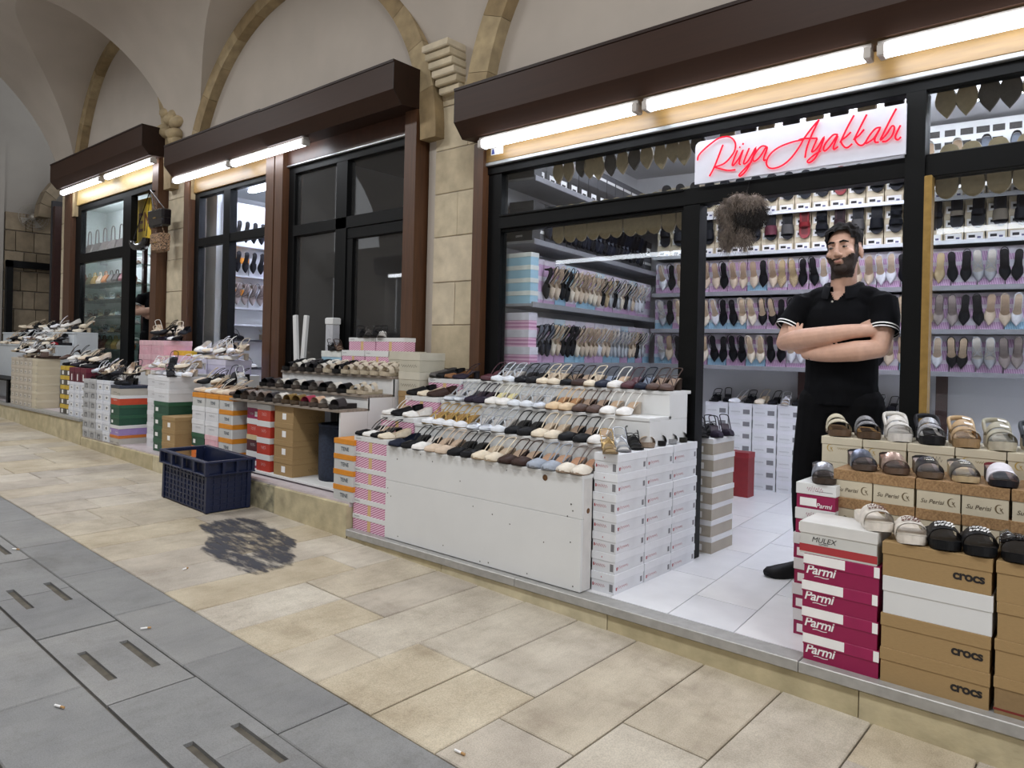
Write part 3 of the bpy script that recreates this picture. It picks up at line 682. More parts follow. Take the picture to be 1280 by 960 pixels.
# colour sets: upper, insole, sole, strap
BLK = ('#0C0C10', '#242322', '#131213', '#0B0B0F'); BLKT = ('#0E0F12', '#8E7864', '#1B1A1A', '#131318'); NVY = ('#1C2233', '#7C8698', '#181A20', '#1C2233')
WHT = ('#E4E2DE', '#B99E82', '#B8AB9B', '#E0DED9'); WHB = ('#E6E4E1', '#C9C3BC', '#3A3736', '#1B1B1E'); CRM = ('#DCCFB9', '#B7A48D', '#A08D75', '#D9CBB4')
BGE = ('#CDB9A4', '#B8A08A', '#8C7A69', '#C9B49E'); DBR = ('#3B2A25', '#A8917C', '#2C211D', '#3A2924'); GBL = ('#9BA3B0', '#B48F74', '#77797F', '#97A0AD')
OFW = ('#E0D8CB', '#B4886A', '#8E7A68', '#6E6460'); SLV = ('#BFC3C9:metal', '#C9C6C2', '#8E8F92', '#B9BDC4:metal'); GLD = ('#DCDDE0', '#A9834C', '#97815C', '#C7A763:metal')
PUR = ('#241C2B', '#3B3038', '#1C181E', '#221B28'); WYL = ('#E3E0DB', '#D9CF9A', '#B5AB98', '#DCD8D0'); TAN = ('#D6BC98', '#A87B52', '#8D6A4B', '#CFB28B'); BRN = ('#4A342A', '#9C8470', '#33261F', '#46322A')
MRN = ('#4A1F27', '#57333A', '#2B1A1C', '#45202A'); TNB = ('#7B5230', '#5A4030', '#3B2A1E', '#76502F'); GRY = ('#4C4846', '#3C3A38', '#26251F', '#4A4643'); BOT = ('#B99C6A:metal', '#A48B63', '#7F6B4C', '#BBA06F:metal')
PEW = ('#77746F:metal', '#8C7B6E', '#B7A27F', '#4A4846'); MBL = ('#6F7686:metal', '#8E7E7C', '#4A3C33', '#2A2A2E'); MRS = ('#C4A99A:metal', '#7B5847', '#5A4638', '#3A302C'); CORK = '#5C4632'
CLR = ('#D5D9DE', '#B8B2AC', '#A8A39C', '#C7CCD2:metal')

NAMES = {'sling': 'slingback_shoe', 'heelsling': 'heeled_slingback', 'roundsling': 'slingback_shoe', 'netsling': 'slingback_shoe', 'ballet': 'ballet_flat', 'loafer': 'loafer', 'mule': 'mule', 'slide': 'slide_sandal', 'bowslide': 'bow_slide_sandal', 'wedge': 'wedge_sandal', 'bucklewedge': 'wedge_sandal', 'twoband': 'two_strap_sandal', 'chunky': 'platform_sandal', 'strappy': 'strappy_sandal', 'thong': 'sandal'}

# ------------------------------------------------------------------ shoe boxes
BOXST = {}
def ink(c): return M('ink_' + c, c, .6, var=.04)
def card(c): return M('card_' + c, c, .62, var=.06, scale=9)
m_pinkstripe = MS('pink_striped_card', '#EBCBDB', '#B5688F', 70, (-.45, 1.0)); m_bluestripe = MS('blue_striped_card', '#A9CADB', '#86AFC6', 95, (1, 1.0))
m_lilacstripe = MS('lilac_striped_card', '#D8B9D6', '#B48BB6', 70, (1, .2)); m_cyanstripe = MS('cyan_striped_card', '#A5C9DE', '#85B0CC', 70, (1, .2))
m_corkcard = M('cork_print_card', '#B08D64', .75, var=.5, scale=160, col2='#7A5C3C', contrast=.5)
m_kraft = M('kraft_card', '#A0845A', .75, var=.08, scale=60, stretch=(1, 1, 8)); m_kraftd = M('dark_kraft_card', '#8C7350', .75, var=.08, scale=60)
def style(name, body, lid, lf, prints=(), texts=(), inset=.0025): BOXST[name] = dict(body=body, lid=lid, lf=lf, prints=prints, texts=texts, inset=inset)
BOXME = {}
def face_pt(f, u, v, dx, dy, dz, off):
    if f == 'F': return (-dx / 2 + u * dx, -dy / 2 - off, v * dz)
    return (dx / 2 + off, -dy / 2 + u * dy, v * dz)
def scribble(mb, f, u0, v0, w, h, dx, dy, dz, off, mi, n=7, seed=0, thick=.0016):
    """illegible handwriting: a wavy ribbon on the face"""
    rr = random.Random(seed); rows = []
    for k in range(n * 3 + 1):
        u = u0 + w * k / (n * 3); v = v0 + h * .5 * math.sin(k * 2.1) * rr.uniform(.4, 1)
        d = thick / dz
        rows.append([face_pt(f, u, v - d, dx, dy, dz, off), face_pt(f, u, v + d, dx, dy, dz, off)])
    mb.grid(rows, mi, False)
def shoebox(st, x, y, z, dx, dy, dz, label, group=None, rz=0, name='shoe_box', bare=False):
    """box with its lid; x,y = centre, z = bottom"""
    s = BOXST[st]; key = (st, round(dx, 3), round(dy, 3), round(dz, 3))
    if key not in BOXME:
        i = s['inset']; h = s['lf'] * dz
        parts = [('body', box_mesh('body', -dx / 2 + i, dx / 2 - i, -dy / 2 + i, dy / 2 - i, 0, dz - .0015, s['body'])), ('lid', box_mesh('lid', -dx / 2, dx / 2, -dy / 2, dy / 2, dz - h, dz, s['lid'], .0012))]
        if s['prints']:
            mb = MB(); mats = []
            for pr in s['prints']:
                m = pr[-1]
                if m not in mats: mats.append(m)
                f = pr[0]
                if f[0] == 's':
                    off = .0006 - (0 if pr[2] > 1 - s['lf'] else i); scribble(mb, f[1], pr[1], pr[2], pr[3], pr[4], dx, dy, dz, off, mats.index(m), seed=len(mb.v))
                else:
                    u0, u1, v0, v1 = pr[1:5]; off = .0004 - (0 if (v0 + v1) / 2 > 1 - s['lf'] else i)
                    mb.quad(*[face_pt(f, u, v, dx, dy, dz, off) for u, v in ((u0, v0), (u1, v0), (u1, v1), (u0, v1))], mats.index(m))
            parts.append(('printed_label', mb.mesh('printed_label', mats)))
        BOXME[key] = parts
    t = thing(name, label, 'box', (x, y, z), (0, 0, rz), group)
    for n, me in BOXME[key]:
        o = link(n, me, t)
        if n == 'printed_label': o['kind'] = 'stuff'
    for tx in s['texts']:
        f, u, v, me = tx[:4]; off = .0008 - (0 if v > 1 - s['lf'] else s['inset'])
        link('lettering', me, t, face_pt(f, u, v, dx, dy, dz, off), (math.pi / 2, 0, 0) if f == 'F' else (math.pi / 2, 0, math.pi / 2))
    return t
W_, K_ = ink('#F0EFEE'), ink('#1A1718'); REDI, GRYI, MAG = ink('#A8404A'), ink('#77777C'), ink('#8E1550')
m_beigebox = card('#CFC4AC'); m_wcard = card('#D9DBE0'); m_magenta = M('magenta_card', '#8E1148', .5, var=.06); m_greyc = card('#B9BABF')
style('white_red', m_wcard, card('#DFE1E6'), .4, [('sF', .08, .34, .5, .2, REDI), ('F', .78, .92, .12, .5, GRYI), ('F', .06, .11, .26, .42, REDI), ('sR', .1, .3, .35, .22, REDI), ('R', .88, .95, .14, .42, GRYI), ('R', .06, .1, .18, .34, REDI), ('F', .43, .46, .74, .82, REDI)])
style('greige', card('#A59C8F'), card('#D6D6D8'), .32, [('F', .12, .6, .12, .5, W_)])
style('plainwhite', m_wcard, card('#DADBE2'), .34, [('F', .62, .9, .12, .5, GRYI), ('sF', .1, .3, .4, .2, GRYI)])
style('pink', m_pinkstripe, m_white, .3, [('sF', .06, .86, .16, .1, GRYI), ('F', .46, .56, .02, .99, ink('#D3B27E'))])
style('pink_end', m_lilacstripe, M('pale_lilac_lid', '#DDD3DF', .6), .3)
style('blue_end', m_cyanstripe, M('pale_blue_lid', '#C8D8E2', .6), .3)
style('pale_end', m_lilacstripe, M('pale_grey_lid', '#D3CFDA', .6), .55)
style('teal', m_bluestripe, M('pale_cream_lid', '#D9DCD8', .6), .35); style('pinkwide', MS('wide_pink_stripes', '#DDB4CC', '#B97FA4', 40, (.0, 1)), M('pale_grey_lid', '#D3CFDA'), .45)
style('sandal_end', card('#CDBFA4'), card('#D6C9AE'), .3, [('F', .1, .9, .1, .62, W_), ('F', .2, .52, .26, .46, K_), ('F', .62, .8, .2, .34, ink('#5A5A80'))])
style('parmi', m_magenta, M('magenta_lid', '#96164F', .5), .42, [('F', 0.0, .56, .64, .995, W_), ('F', .93, 1.0, .6, .98, W_)], [('F', .23, .42, text_mesh('Parmi', .047, W_, .25, .0008, .95)), ('F', .25, .2, text_mesh('~', .03, W_, 0, 0, 1, 3.2))])
style('parmi_end', m_magenta, m_white, .44, [('F', .1, .52, .1, .42, W_), ('sF', .28, .78, .4, .3, MAG), ('F', .5, .92, .7, .72, GRYI)], [('F', .7, .16, text_mesh('Parmi', .026, W_, .25, .0003))])
style('mulex', card('#C9C9C5'), card('#D6D5D2'), .35, [('F', 0, 1, .06, .3, ink('#A83338'))], [('F', .32, .47, text_mesh('MULEX', .027, K_, .25, .0)), ('F', .32, .35, text_mesh('SLIPPERS', .009, K_, .0))])
_crocs = text_mesh('crocs', .043, K_, 0, .0016, .95)
style('crocs', m_kraft, m_kraft, .36, [], [('F', .8, .4, _crocs)]); style('kraft', m_kraft, m_kraft, .3); style('crocs_white', m_white, m_white, .4)
style('kraft_red', m_kraftd, m_kraft, .3, [('F', .0, 1, .1, .16, ink('#7A2A22')), ('F', .3, .6, .3, .34, K_), ('F', .66, .9, .24, .36, K_)])
_sup = text_mesh('Su Perisi', .022, ink('#5B5040'), .3, .0002)
def moon(m):
    mb = MB(); rows = []
    for k in range(15):
        a = math.radians(60 + 240 * k / 14); th = .0045 * math.sin(math.pi * k / 14) + .0004
        rows.append([((.014 - th) * math.cos(a), (.016 - th) * math.sin(a), 0), (.014 * math.cos(a), .016 * math.sin(a), 0)])
    mb.grid(rows); mb.quad((0, .004, 0), (.003, .004, 0), (.013, -.014, 0), (.01, -.014, 0)); mb.quad((.008, .003, 0), (.011, .003, 0), (.004, -.006, 0), (.001, -.006, 0)); return mb.mesh('emblem', m)
_moon = moon(ink('#6A5A40')); _moony = moon(ink('#B79B55'))
style('cork', card('#C9BFA8'), m_corkcard, .36, [], [('F', .36, .3, _sup), ('F', .8, .34, _moon)])
style('cream_moon', card('#CFC6B0'), card('#CFC6B0'), .3, [('sF', .4, .55, .35, .12, ink('#9C8C66'))], [('F', .22, .55, _moony)])
style('cream_dark', card('#CBC2AD'), card('#CFC6B0'), .3, [('sF', .25, .5, .5, .3, K_)])
_tene = text_mesh('TENE', .034, ink('#2B3A48'), 0, .0006)
style('orange', card('#C3C4C3'), M('orange_lid', '#D68A25', .5, var=.06), .34, [], [('F', .55, .34, _tene)])
style('orange_full', M('orange_card', '#D5702A', .5), M('orange_lid2', '#DC7A2C', .5), .3, [('sF', .3, .4, .4, .2, K_)])
style('whiteplain', card('#D5D6DA'), card('#DDDEE2'), .35, [('sF', .3, .4, .4, .2, GRYI)]); style('greenbox', M('green_card', '#1E4A38', .5), M('green_lid', '#27573F', .5), .32, [('F', .12, .3, .2, .5, W_)])
style('greybox', card('#A9AAAC'), card('#B6B7B9'), .34, [('F', .25, .7, .1, .55, ink('#6C6D70')), ('F', .35, .6, .14, .4, W_)]); style('whitebox_lbl', card('#CDD1DA'), card('#DADDE5'), .34, [('F', .3, .72, .12, .55, W_), ('F', .38, .62, .2, .46, GRYI)])
style('redorange', M('red_orange_card', '#BF4426', .5), m_white, .33, [('sF', .3, .5, .4, .2, W_)]); style('purplebox', M('purple_card', '#9A84BB', .5), m_white, .33, [('sF', .6, .3, .3, .2, W_), ('F', .03, .1, .2, .5, W_)])
style('greyorange', card('#B5B1AA'), M('orange_lid3', '#C9742C', .5), .33, [('sF', .1, .2, .3, .15, K_), ('sF', .7, .2, .3, .2, K_)]); style('greynavy', card('#B3AEA4'), M('navy_lid', '#2F3646', .5), .3, [('sF', .3, .3, .35, .2, K_), ('sF', .72, .2, .35, .1, K_)])
style('yellow', card('#5A5650'), M('yellow_lid', '#C7A73C', .5), .42, [('F', .3, .6, .1, .5, W_)]); style('maroon', M('maroon_card', '#5A1B2C', .5), M('maroon_lid', '#672233', .5), .3, [('F', .4, .56, .1, .55, W_)])
style('beigebox', card('#C9BEA6'), card('#D0C6AF'), .3, [('sF', .75, .2, .4, .1, GRYI)]); style('beige_end', card('#B9AFA0'), card('#C4BAAB'), .3, [('F', .2, .8, .12, .55, ink('#CFC8BC')), ('F', .3, .55, .2, .4, GRYI)])
style('ecru', card('#BBB6A5'), card('#C6C1B1'), .4, [('sF', .1, .3, .75, .2, K_)]); style('ecrubrown', card('#B9B4A4'), M('brown_band_lid', '#7C6248', .6), .25, [('sF', .1, .3, .4, .2, K_)])
style('magbrown', M('dark_maroon_card', '#4A1523', .5), card('#CDBB93'), .3, [('sF', .3, .4, .35, .25, W_)]); style('magwhite', M('magenta2', '#8C1A52', .5), m_white, .34, [('sF', .2, .3, .3, .2, W_), ('F', .6, .8, .15, .45, W_)])
style('redwhite', M('red_card', '#B93A2A', .5), m_white, .34, [('sF', .35, .4, .35, .3, W_)]); style('kraft_lbl', m_kraft, m_kraft, .3, [('F', .42, .62, .2, .55, W_), ('sR', .5, .3, .4, .4, K_)])
style('pinklid', M('pale_pink_card', '#DBA9B5', .5), M('pink_lid', '#E0B8C0', .5), .34, [('sF', .3, .4, .4, .25, W_)]); style('lilacbox', card('#C3BFD6'), card('#CBC8DA'), .35); style('black_oxvo', M('black_card', '#1D1B1E', .5), M('black_lid', '#232124', .5), .35, [], [('F', .6, .4, text_mesh('oxvo', .03, W_, 0, 0))])
style('red', M('red_leather_card', '#7E1820', .5), M('red_lid', '#8A1C25', .5), .12)

# ================================================================== MAIN DISPLAY: white stepped counter
t = thing('stepped_counter', 'white painted stepped display counter holding rows of slingback shoes', 'counter', (-2.64, .03, 0))
X0, X1 = -3.355 + 2.64, -1.935 + 2.64
STEP = [(.0, .22, .55), (.22, .44, .672), (.44, .64, .805), (.64, .86, .935)]
link('front_panel', box_mesh('front_panel', X0, X1, 0, .018, 0.004, .345, m_white, .0015), t); link('front_panel', box_mesh('front_panel', X0, X1, 0, .018, .3465, .532, m_white, .0015), t)
for i, (a, b, z) in enumerate(STEP):
    xr = X1 if i < 1 else (X1 + .018 if i == 1 else X1 + .1)
    link('step_board', box_mesh('step_board', X0, xr, a - (.004 if i else 0), b + .02, z - .018, z, m_white, .0015), t)
    if i: link('riser', box_mesh('riser', X0, xr - .0185, a + .001, a + .012, STEP[i - 1][2] + .001, z - .018, m_white), t)
link('side_panel', box_mesh('side_panel', X1 - .018, X1, .019, .085, 0.004, .532, M('worn_white_side', '#D2D0CE', .6, var=.1, scale=12), .001), t)
link('back_panel', box_mesh('back_panel', X0, X1, .84, .855, 0.004, .9, m_white), t)
link('side_panel', box_mesh('side_panel', X1 + .082, X1 + .1, .44, .84, .6575, .787, m_white, .001), t); link('side_panel', box_mesh('side_panel', X1 + .082, X1 + .1, .64, .84, .788, .917, m_white, .001), t); link('side_panel', box_mesh('side_panel', X1 + .0, X1 + .018, .22, .44, .56, .654, m_white, .001), t)
mb = MB(); rr = random.Random(3)
for px, pz in [(.02, .3), (.02, .27), (.05, .255), (.1, .48), (.4, .5), (.62, .42), (.72, .3), (.86, .28), (.98, .25), (1.2, .2), (1.36, .41), (1.36, .23), (1.34, .35), (1.37, .38), (.12, .03), (.5, .05), (.78, .02), (.84, .025), (1.1, .025), (1.38, .025), (.3, .53), (.95, .52), (1.2, .52)]:
    mb.lathe([(0.001, -.0012), (.0035 * rr.uniform(.6, 1.2), -.0012), (.0035, 0)], 7, (X0 + px, 0, pz), 0, 'y')
link('nail_hole', mb.mesh('nail_hole', M('nail_hole_dark', '#2E2722', .8)), t)['kind'] = 'stuff'
mb = MB(); mb.lathe([(.001, -.001), (.013, -.001), (.016, .0005)], 9, (X1 - .22, -.001, .515), 0, 'y'); mb.lathe([(.001, .001), (.012, .001), (.014, -.0005)], 9, (X1, .055, .38), 0, 'x'); link('chipped_paint', mb.mesh('chipped_paint', M('chipped_brown', '#6B4A2A', .8, var=.3, scale=60)), t)

WORDS = {'sling': 'pointed slingback', 'roundsling': 'round toe slingback', 'netsling': 'strappy slingback', 'ballet': 'ballet flat', 'loafer': 'loafer', 'strappy': 'strappy sandal', 'slide': 'slide', 'heelsling': 'heeled slingback', 'mule': 'mule'}
CN = {id(BLK): 'black', id(BLKT): 'black', id(NVY): 'navy', id(WHT): 'white', id(WHB): 'white', id(CRM): 'cream', id(BGE): 'beige', id(DBR): 'dark brown', id(GBL): 'grey blue', id(OFW): 'off-white', id(SLV): 'silver', id(GLD): 'white and gold', id(PUR): 'dark purple', id(WYL): 'white', id(TAN): 'tan', id(BRN): 'brown', id(MRN): 'maroon', id(TNB): 'tan brown', id(GRY): 'charcoal', id(BOT): 'gold', id(CLR): 'clear and white', id(PEW): 'pewter'}
def row(xs, yc, z, items, where, anchor, rz=0.05, group=None, tilt=0):
    for i, (x, (st, c)) in enumerate(zip(xs, items)):
        shoe(NAMES[st], st, c, (x, yc + R.uniform(-.006, .006), z + .0005 + .126 * math.sin(tilt)), rz + R.uniform(-.035, .035), '%s %s, %s %s %s' % (CN[id(c)], WORDS[st], nth(i), anchor, where), group, tilt=tilt)
row([-3.29, -3.195, -3.095, -2.995, -2.9, -2.81, -2.715, -2.618, -2.525, -2.43, -2.34, -2.24, -2.15, -2.058, -1.975], .117, .55,
    [('ballet', NVY), ('sling', BLK), ('sling', WHB), ('sling', BGE), ('sling', BGE), ('sling', BLK), ('sling', BLK), ('roundsling', CRM), ('roundsling', CRM), ('roundsling', DBR), ('roundsling', DBR), ('roundsling', GBL), ('roundsling', GBL), ('roundsling', OFW), ('roundsling', OFW)],
    'on the lowest counter step', 'from the pink striped boxes', group='shoes on the lowest counter step')
row([-3.27, -3.18, -3.085, -2.99, -2.88, -2.785, -2.695, -2.6, -2.505, -2.41, -2.32, -2.225, -2.13, -2.045], .337, .672,
    [('netsling', GLD), ('netsling', GLD), ('netsling', GLD), ('netsling', GLD), ('netsling', SLV), ('netsling', SLV), ('netsling', CLR), ('sling', BLK), ('sling', BLK), ('sling', CRM), ('sling', CRM), ('sling', BLKT), ('sling', BLKT), ('sling', WHT)],
    'on the second counter step', 'from the stone pier side', group='shoes on the second counter step')
row([-3.3, -3.205, -3.12, -3.04, -2.955, -2.86, -2.765, -2.67, -2.575, -2.48, -2.39, -2.3, -2.21, -2.12, -2.02], .555, .805,
    [('netsling', SLV), ('netsling', SLV), ('sling', PUR), ('sling', PUR), ('sling', WYL), ('sling', WYL), ('netsling', CLR), ('netsling', CLR), ('netsling', SLV), ('sling', TAN), ('sling', TAN), ('sling', BRN), ('sling', BRN), ('sling', WHT), ('sling', WHT)],
    'on the third counter step', 'from the stone pier side', group='shoes on the third counter step')
row([-3.17, -3.085, -2.985, -2.89, -2.8, -2.715, -2.63, -2.54, -2.455, -2.37, -2.285, -2.2, -2.115, -2.035, -1.955, -1.885], .757, .935,
    [('sling', MRN), ('netsling', CLR), ('netsling', CLR), ('sling', BLK), ('sling', BLK), ('netsling', CRM), ('netsling', CRM), ('netsling', BLKT), ('sling', DBR), ('netsling', CRM), ('sling', NVY), ('sling', WHT), ('sling', MRN), ('netsling', NVY), ('netsling', BRN), ('netsling', BRN)],
    'on the top counter step', 'from the stone pier side', group='shoes on the top counter step')

# white boxes with red script, three deep and seven high beside the counter
BH = .0938
for j in range(3):
    for k in range(7):
        shoebox('white_red', -1.868 + R.uniform(-.003, .003), .255 + .272 * j + R.uniform(-.003, .003), k * BH, .132, .268, BH - .0006,
                'white shoe box with red script, %s up in the %s stack beside the counter' % (nth(k), ('front', 'middle', 'rear')[j]), 'white boxes beside the stepped counter', R.uniform(-.004, .004))
rr = [('strappy', BOT, 'gold'), ('strappy', SLV, 'silver'), ('strappy', BLK, 'black'), ('slide', BGE, 'beige'), ('slide', BLK, 'black'), ('slide', SLV, 'silver'), ('slide', GRY, 'charcoal')]
for i, (st, c, n) in enumerate(rr):
    shoe(NAMES[st], st, c, (-1.885, .17 + .117 * i, .6566), (.75 if st == 'strappy' else .65), '%s %s on the white boxes, %s from the counter front' % (n, 'strappy sandal' if st == 'strappy' else 'slide', nth(i)), 'sandals on the white boxes', scale=.8 if st == 'slide' else .92)
# greige boxes behind them, with dark strappy shoes on top
for k in range(7):
    shoebox('greige', -1.865 + R.uniform(-.004, .004), 1.26 + R.uniform(-.004, .004), k * BH, .15, .29, BH - .0006, 'greige shoe box with white lid, %s up in the stack behind the door post' % nth(k), 'greige boxes behind the door post', R.uniform(-.012, .012))
for i in range(4):
    shoe('strappy_sandal', ('strappy', 'heelsling')[i % 2], (BLK, PUR)[i % 2], (-1.9 + .06 * (i % 2), 1.17 + .075 * i, .6572), .6, 'dark strappy heel on the greige boxes, %s from the front' % nth(i), 'dark heels on the greige boxes')
# pink striped boxes forming steps at the counter's stone pier end
k = 0
for (a, b, top, n) in ((.035, .235, .58, 6), (.24, .44, .70, 7), (.445, .645, .82, 8), (.65, .84, .935, 9)):
    h = top / n
    for q in range(n):
        shoebox('pink', -3.52, (a + b) / 2, q * h, .315, b - a - .004, h - .0006, 'pink striped box with white lid, %s up, %s stack by the stone pier' % (nth(q), ('front', 'second', 'third', 'rear')[k]), 'pink striped boxes by the counter'); 
    k += 1
for k, (y, z, its) in enumerate(((.13, .58, [('sling', BLK), ('sling', WHT), ('sling', BLK), ('ballet', CRM)]), (.335, .70, [('sling', WHT), ('loafer', BLK), ('ballet', WHT)]), (.545, .82, [('loafer', BLK), ('ballet', CRM), ('loafer', DBR)]), (.745, .935, [('loafer', GRY), ('loafer', BLK), ('ballet', TNB), ('sling', PUR)]))):
    for i, (st, c) in enumerate(its):
        shoe(NAMES[st], st, c, (-3.63 + i * (.3 / len(its)), y, z + .0005), -.25 + R.uniform(-.08, .08), '%s %s, %s along the %s step of pink striped boxes' % (CN[id(c)], WORDS[st], nth(i), ('lowest', 'second', 'third', 'highest')[k]), 'shoes on the pink striped boxes', scale=.88)

# ================================================================== RIGHT FRONT: boxes with sandals on top
for k in range(4):
    shoebox('parmi', -.787 + R.uniform(-.006, .006), .13, k * .0985, .262, .2, .0979, 'magenta shoe box with white script and patch, %s up in the front stack' % nth(k), 'magenta boxes at the shop edge')
shoebox('mulex', -.8, .13, .3945, .27, .2, .118, 'grey and white slipper box with red wave on top of the magenta stack')
for k in range(6):
    shoebox('parmi_end', -.955 + R.uniform(-.004, .004), .4, k * .1035, .155, .29, .1029, 'magenta and white box end, %s up in the stack behind the front magenta boxes' % nth(k), 'magenta box ends in the rear stack')
for c, xx in enumerate((-.487, -.152, .183)):
    for k, (st, h) in enumerate((('crocs', .12), ('crocs', .12), ('crocs_white', .131), ('crocs', .119)) if c == 0 else (('kraft_red', .12), ('kraft', .12), ('kraft', .12), ('kraft', .13))):
        shoebox(st, xx + (.004 if k == 2 else 0), .15, sum((.12, .12, .131)[:k]) if c == 0 else .12 * k, .325, .24, h - .0008, '%s, %s up in the %s column' % ({'crocs': 'brown card box with bold black lettering', 'crocs_white': 'plain white shoe box', 'kraft': 'plain brown card box', 'kraft_red': 'brown card box with thin red line'}[st], nth(k), ('front left' if 0 else 'first brown', 'second brown', 'third brown')[c]), 'brown card boxes at the shop edge')
for i in range(8):
    x = -.827 + .1485 * i
    for k, z in enumerate((0, .115, .23, .345, .46, .5705)):
        if k < 3 and i > 0: continue
        shoebox('cork', x + R.uniform(-.002, .002), .44 + R.uniform(-.004, .004), z, .145, .28, .1145 if k < 5 else .1138, 'cream box with cork lid, %s column, %s up, under metallic sandals' % (nth(i), nth(k)), 'cream boxes with cork patterned lids')
for i in range(7):
    x = -.955 + .172 * i
    for k, z in enumerate((.45, .56, .672)):
        if k == 0 and i: continue
        st = ('cream_moon', 'cream_dark')[i % 3 == 2]
        shoebox(st, x, .74, z if k else 0, .168, .29, .11 if k else .5595, 'cream box behind the metallic sandals, %s column, %s up' % (nth(i), nth(k)), 'cream boxes in the rear row')
SL_W = ('#D9D2C8', '#D5CDC2', '#DDD6CC', '#D9D2C8'); SL_K = ('#17181B', '#26272A', '#131417', '#1C1B1F'); BOWB = ('#1B1A1D:gloss', '#222226', '#141416', '#231F1F:gloss')
def slide_print(t, m):
    mb = MB(); rr = random.Random(5)
    for r_ in range(2):
        for q in range(6):
            ph = math.pi * (.3 + .4 * (q + .5) / 6); x = -.05 * math.cos(ph) * 1.02; y = -.03 - r_ * .025; z = .031 + (.05 - r_ * .004) * math.sin(ph) ** .7 + .0015
            for s_ in range(3): 
                a, b = rr.uniform(-.003, .003), rr.uniform(-.008, .008)
                mb.tube([(x - .003 + a, y - .008, z - .002), (x + a, y + b, z + .0005), (x + .003 - a, y + .008, z)], .0012, 4)
    link('printed_lettering', mb.mesh('printed_lettering', m), t)
for i, (st, c, x, y, z, rz, lb) in enumerate([
    ('slide', SL_W, -.712, .15, .5128, .5, 'white slide with printed band on the slipper box'), ('slide', SL_W, -.592, .14, .4905, .35, 'white slide with printed band at the brown box corner'),
    ('slide', SL_K, -.487, .14, .4905, .3, 'black slide with white lettering beside the white slide'), ('slide', SL_K, -.382, .14, .4905, .25, 'black slide with white lettering next to the bow slides'),
    ('bowslide', BOWB, -.272, .14, .4905, .2, 'front brown black bow slide on the brown boxes'), ('bowslide', BOWB, -.165, .14, .4905, .15, 'black bow slide at the frame edge'), ('bowslide', BOWB, -.06, .14, .4905, .1, 'black bow slide beyond the frame edge')]):
    t = shoe(NAMES[st], st, c, (x, y, z), rz, lb, 'slides on the brown card boxes')
    if st == 'slide': slide_print(t, ink('#6B4438') if c is SL_W else W_)
BROWNBED = '#4A3826'
r2 = [('wedge', MBL, 'blue grey metallic wedge sandal with crossed bands'), ('wedge', MRS, 'rose beige metallic wedge sandal with crossed bands'), ('bucklewedge', ('#3A3B42:metal', '#8A7C78', '#5E4C3C', '#26262A'), 'dark metallic wedge sandal with buckle beside the rose one'), ('bucklewedge', PEW, 'pewter wedge sandal with silver buckle'), ('wedge', ('#D9D5DC', '#7A5A52', '#1D1C22', '#7E2A36'), 'white, navy and red banded wedge sandal'), ('chunky', ('#C2B18F', '#C9BB9C', '#B7A582', '#C2B18F'), 'beige buckled platform sandal in front of the cream boxes'), ('wedge', GRY, 'charcoal wedge sandal past the beige platform'), ('wedge', MBL, 'blue grey wedge sandal beyond the frame edge')]
for i, (st, c, lb) in enumerate(r2): shoe(NAMES[st], st, c, (-.825 + .118 * i + (.01 if i > 4 else 0), .415, .6848), .42 - .04 * i, lb, 'metallic sandals on cork lid boxes', scale=.98)
shoe('wedge_sandal', 'wedge', ('#A8ABB2:metal', '#7C7470', '#3E332C', '#5B5B60'), (-.955, .36, .621), .35, 'single silver wedge sandal on the rear magenta stack')
r3 = [('twoband', ('#D7CFB8', '#7D6545', CORK, '#D7CFB8'), 'cream two strap sandal with brown footbed, at the row end'), ('twoband', ('#1B1A1D:glitter', '#B58D57', '#4E3A28', '#1B1A1D'), 'black studded two strap sandal with tan footbed'), ('chunky', ('#DAD6D0', '#D6D2CC', '#D9D5CF', '#D8D4CE'), 'white chunky platform sandal'), ('chunky', ('#1D1D22:glitter', '#C9C6C2', '#1C1C1F', '#202025'), 'black glittery platform sandal by the mullion'), ('chunky', ('#B99B75', '#D0B48C', '#9A7E5B', '#B59871'), 'tan platform sandal with white labels'), ('chunky', ('#A39D89', '#8E8A7C', '#BDB6A4', '#9C9683'), 'sage grey platform sandal with white labels'), ('chunky', ('#3C4046', '#8A7D78', '#A89878', '#33373D'), 'slate platform sandal with beige sole'), ('twoband', ('#6A5A48', '#7D6545', CORK, '#6A5A48'), 'brown two strap sandal beyond the frame edge')]
for i, (st, c, lb) in enumerate(r3):
    t = shoe(NAMES[st], st, c, (-1.005 + .1225 * i, .71, .7825), .42 - .03 * i, lb, 'platform sandals on the cream boxes')
    if i in (4, 5):
        mb = MB()
        for yy, zz in ((-.045, .095), (.005, .112)): mb.add([(-.005, yy - .011, zz), (.024, yy - .011, zz - .006), (.024, yy + .006, zz), (-.005, yy + .006, zz + .006)], [(0, 1, 2, 3)])
        link('paper_label', mb.mesh('paper_label', W_), t)
    if i < 2: shoe(NAMES[st], st, c, (-.985 + .1225 * i, .93, .7825), .4, lb.replace(', at the row end', '') + ', standing behind its pair', 'platform sandals on the cream boxes') if 0 else None

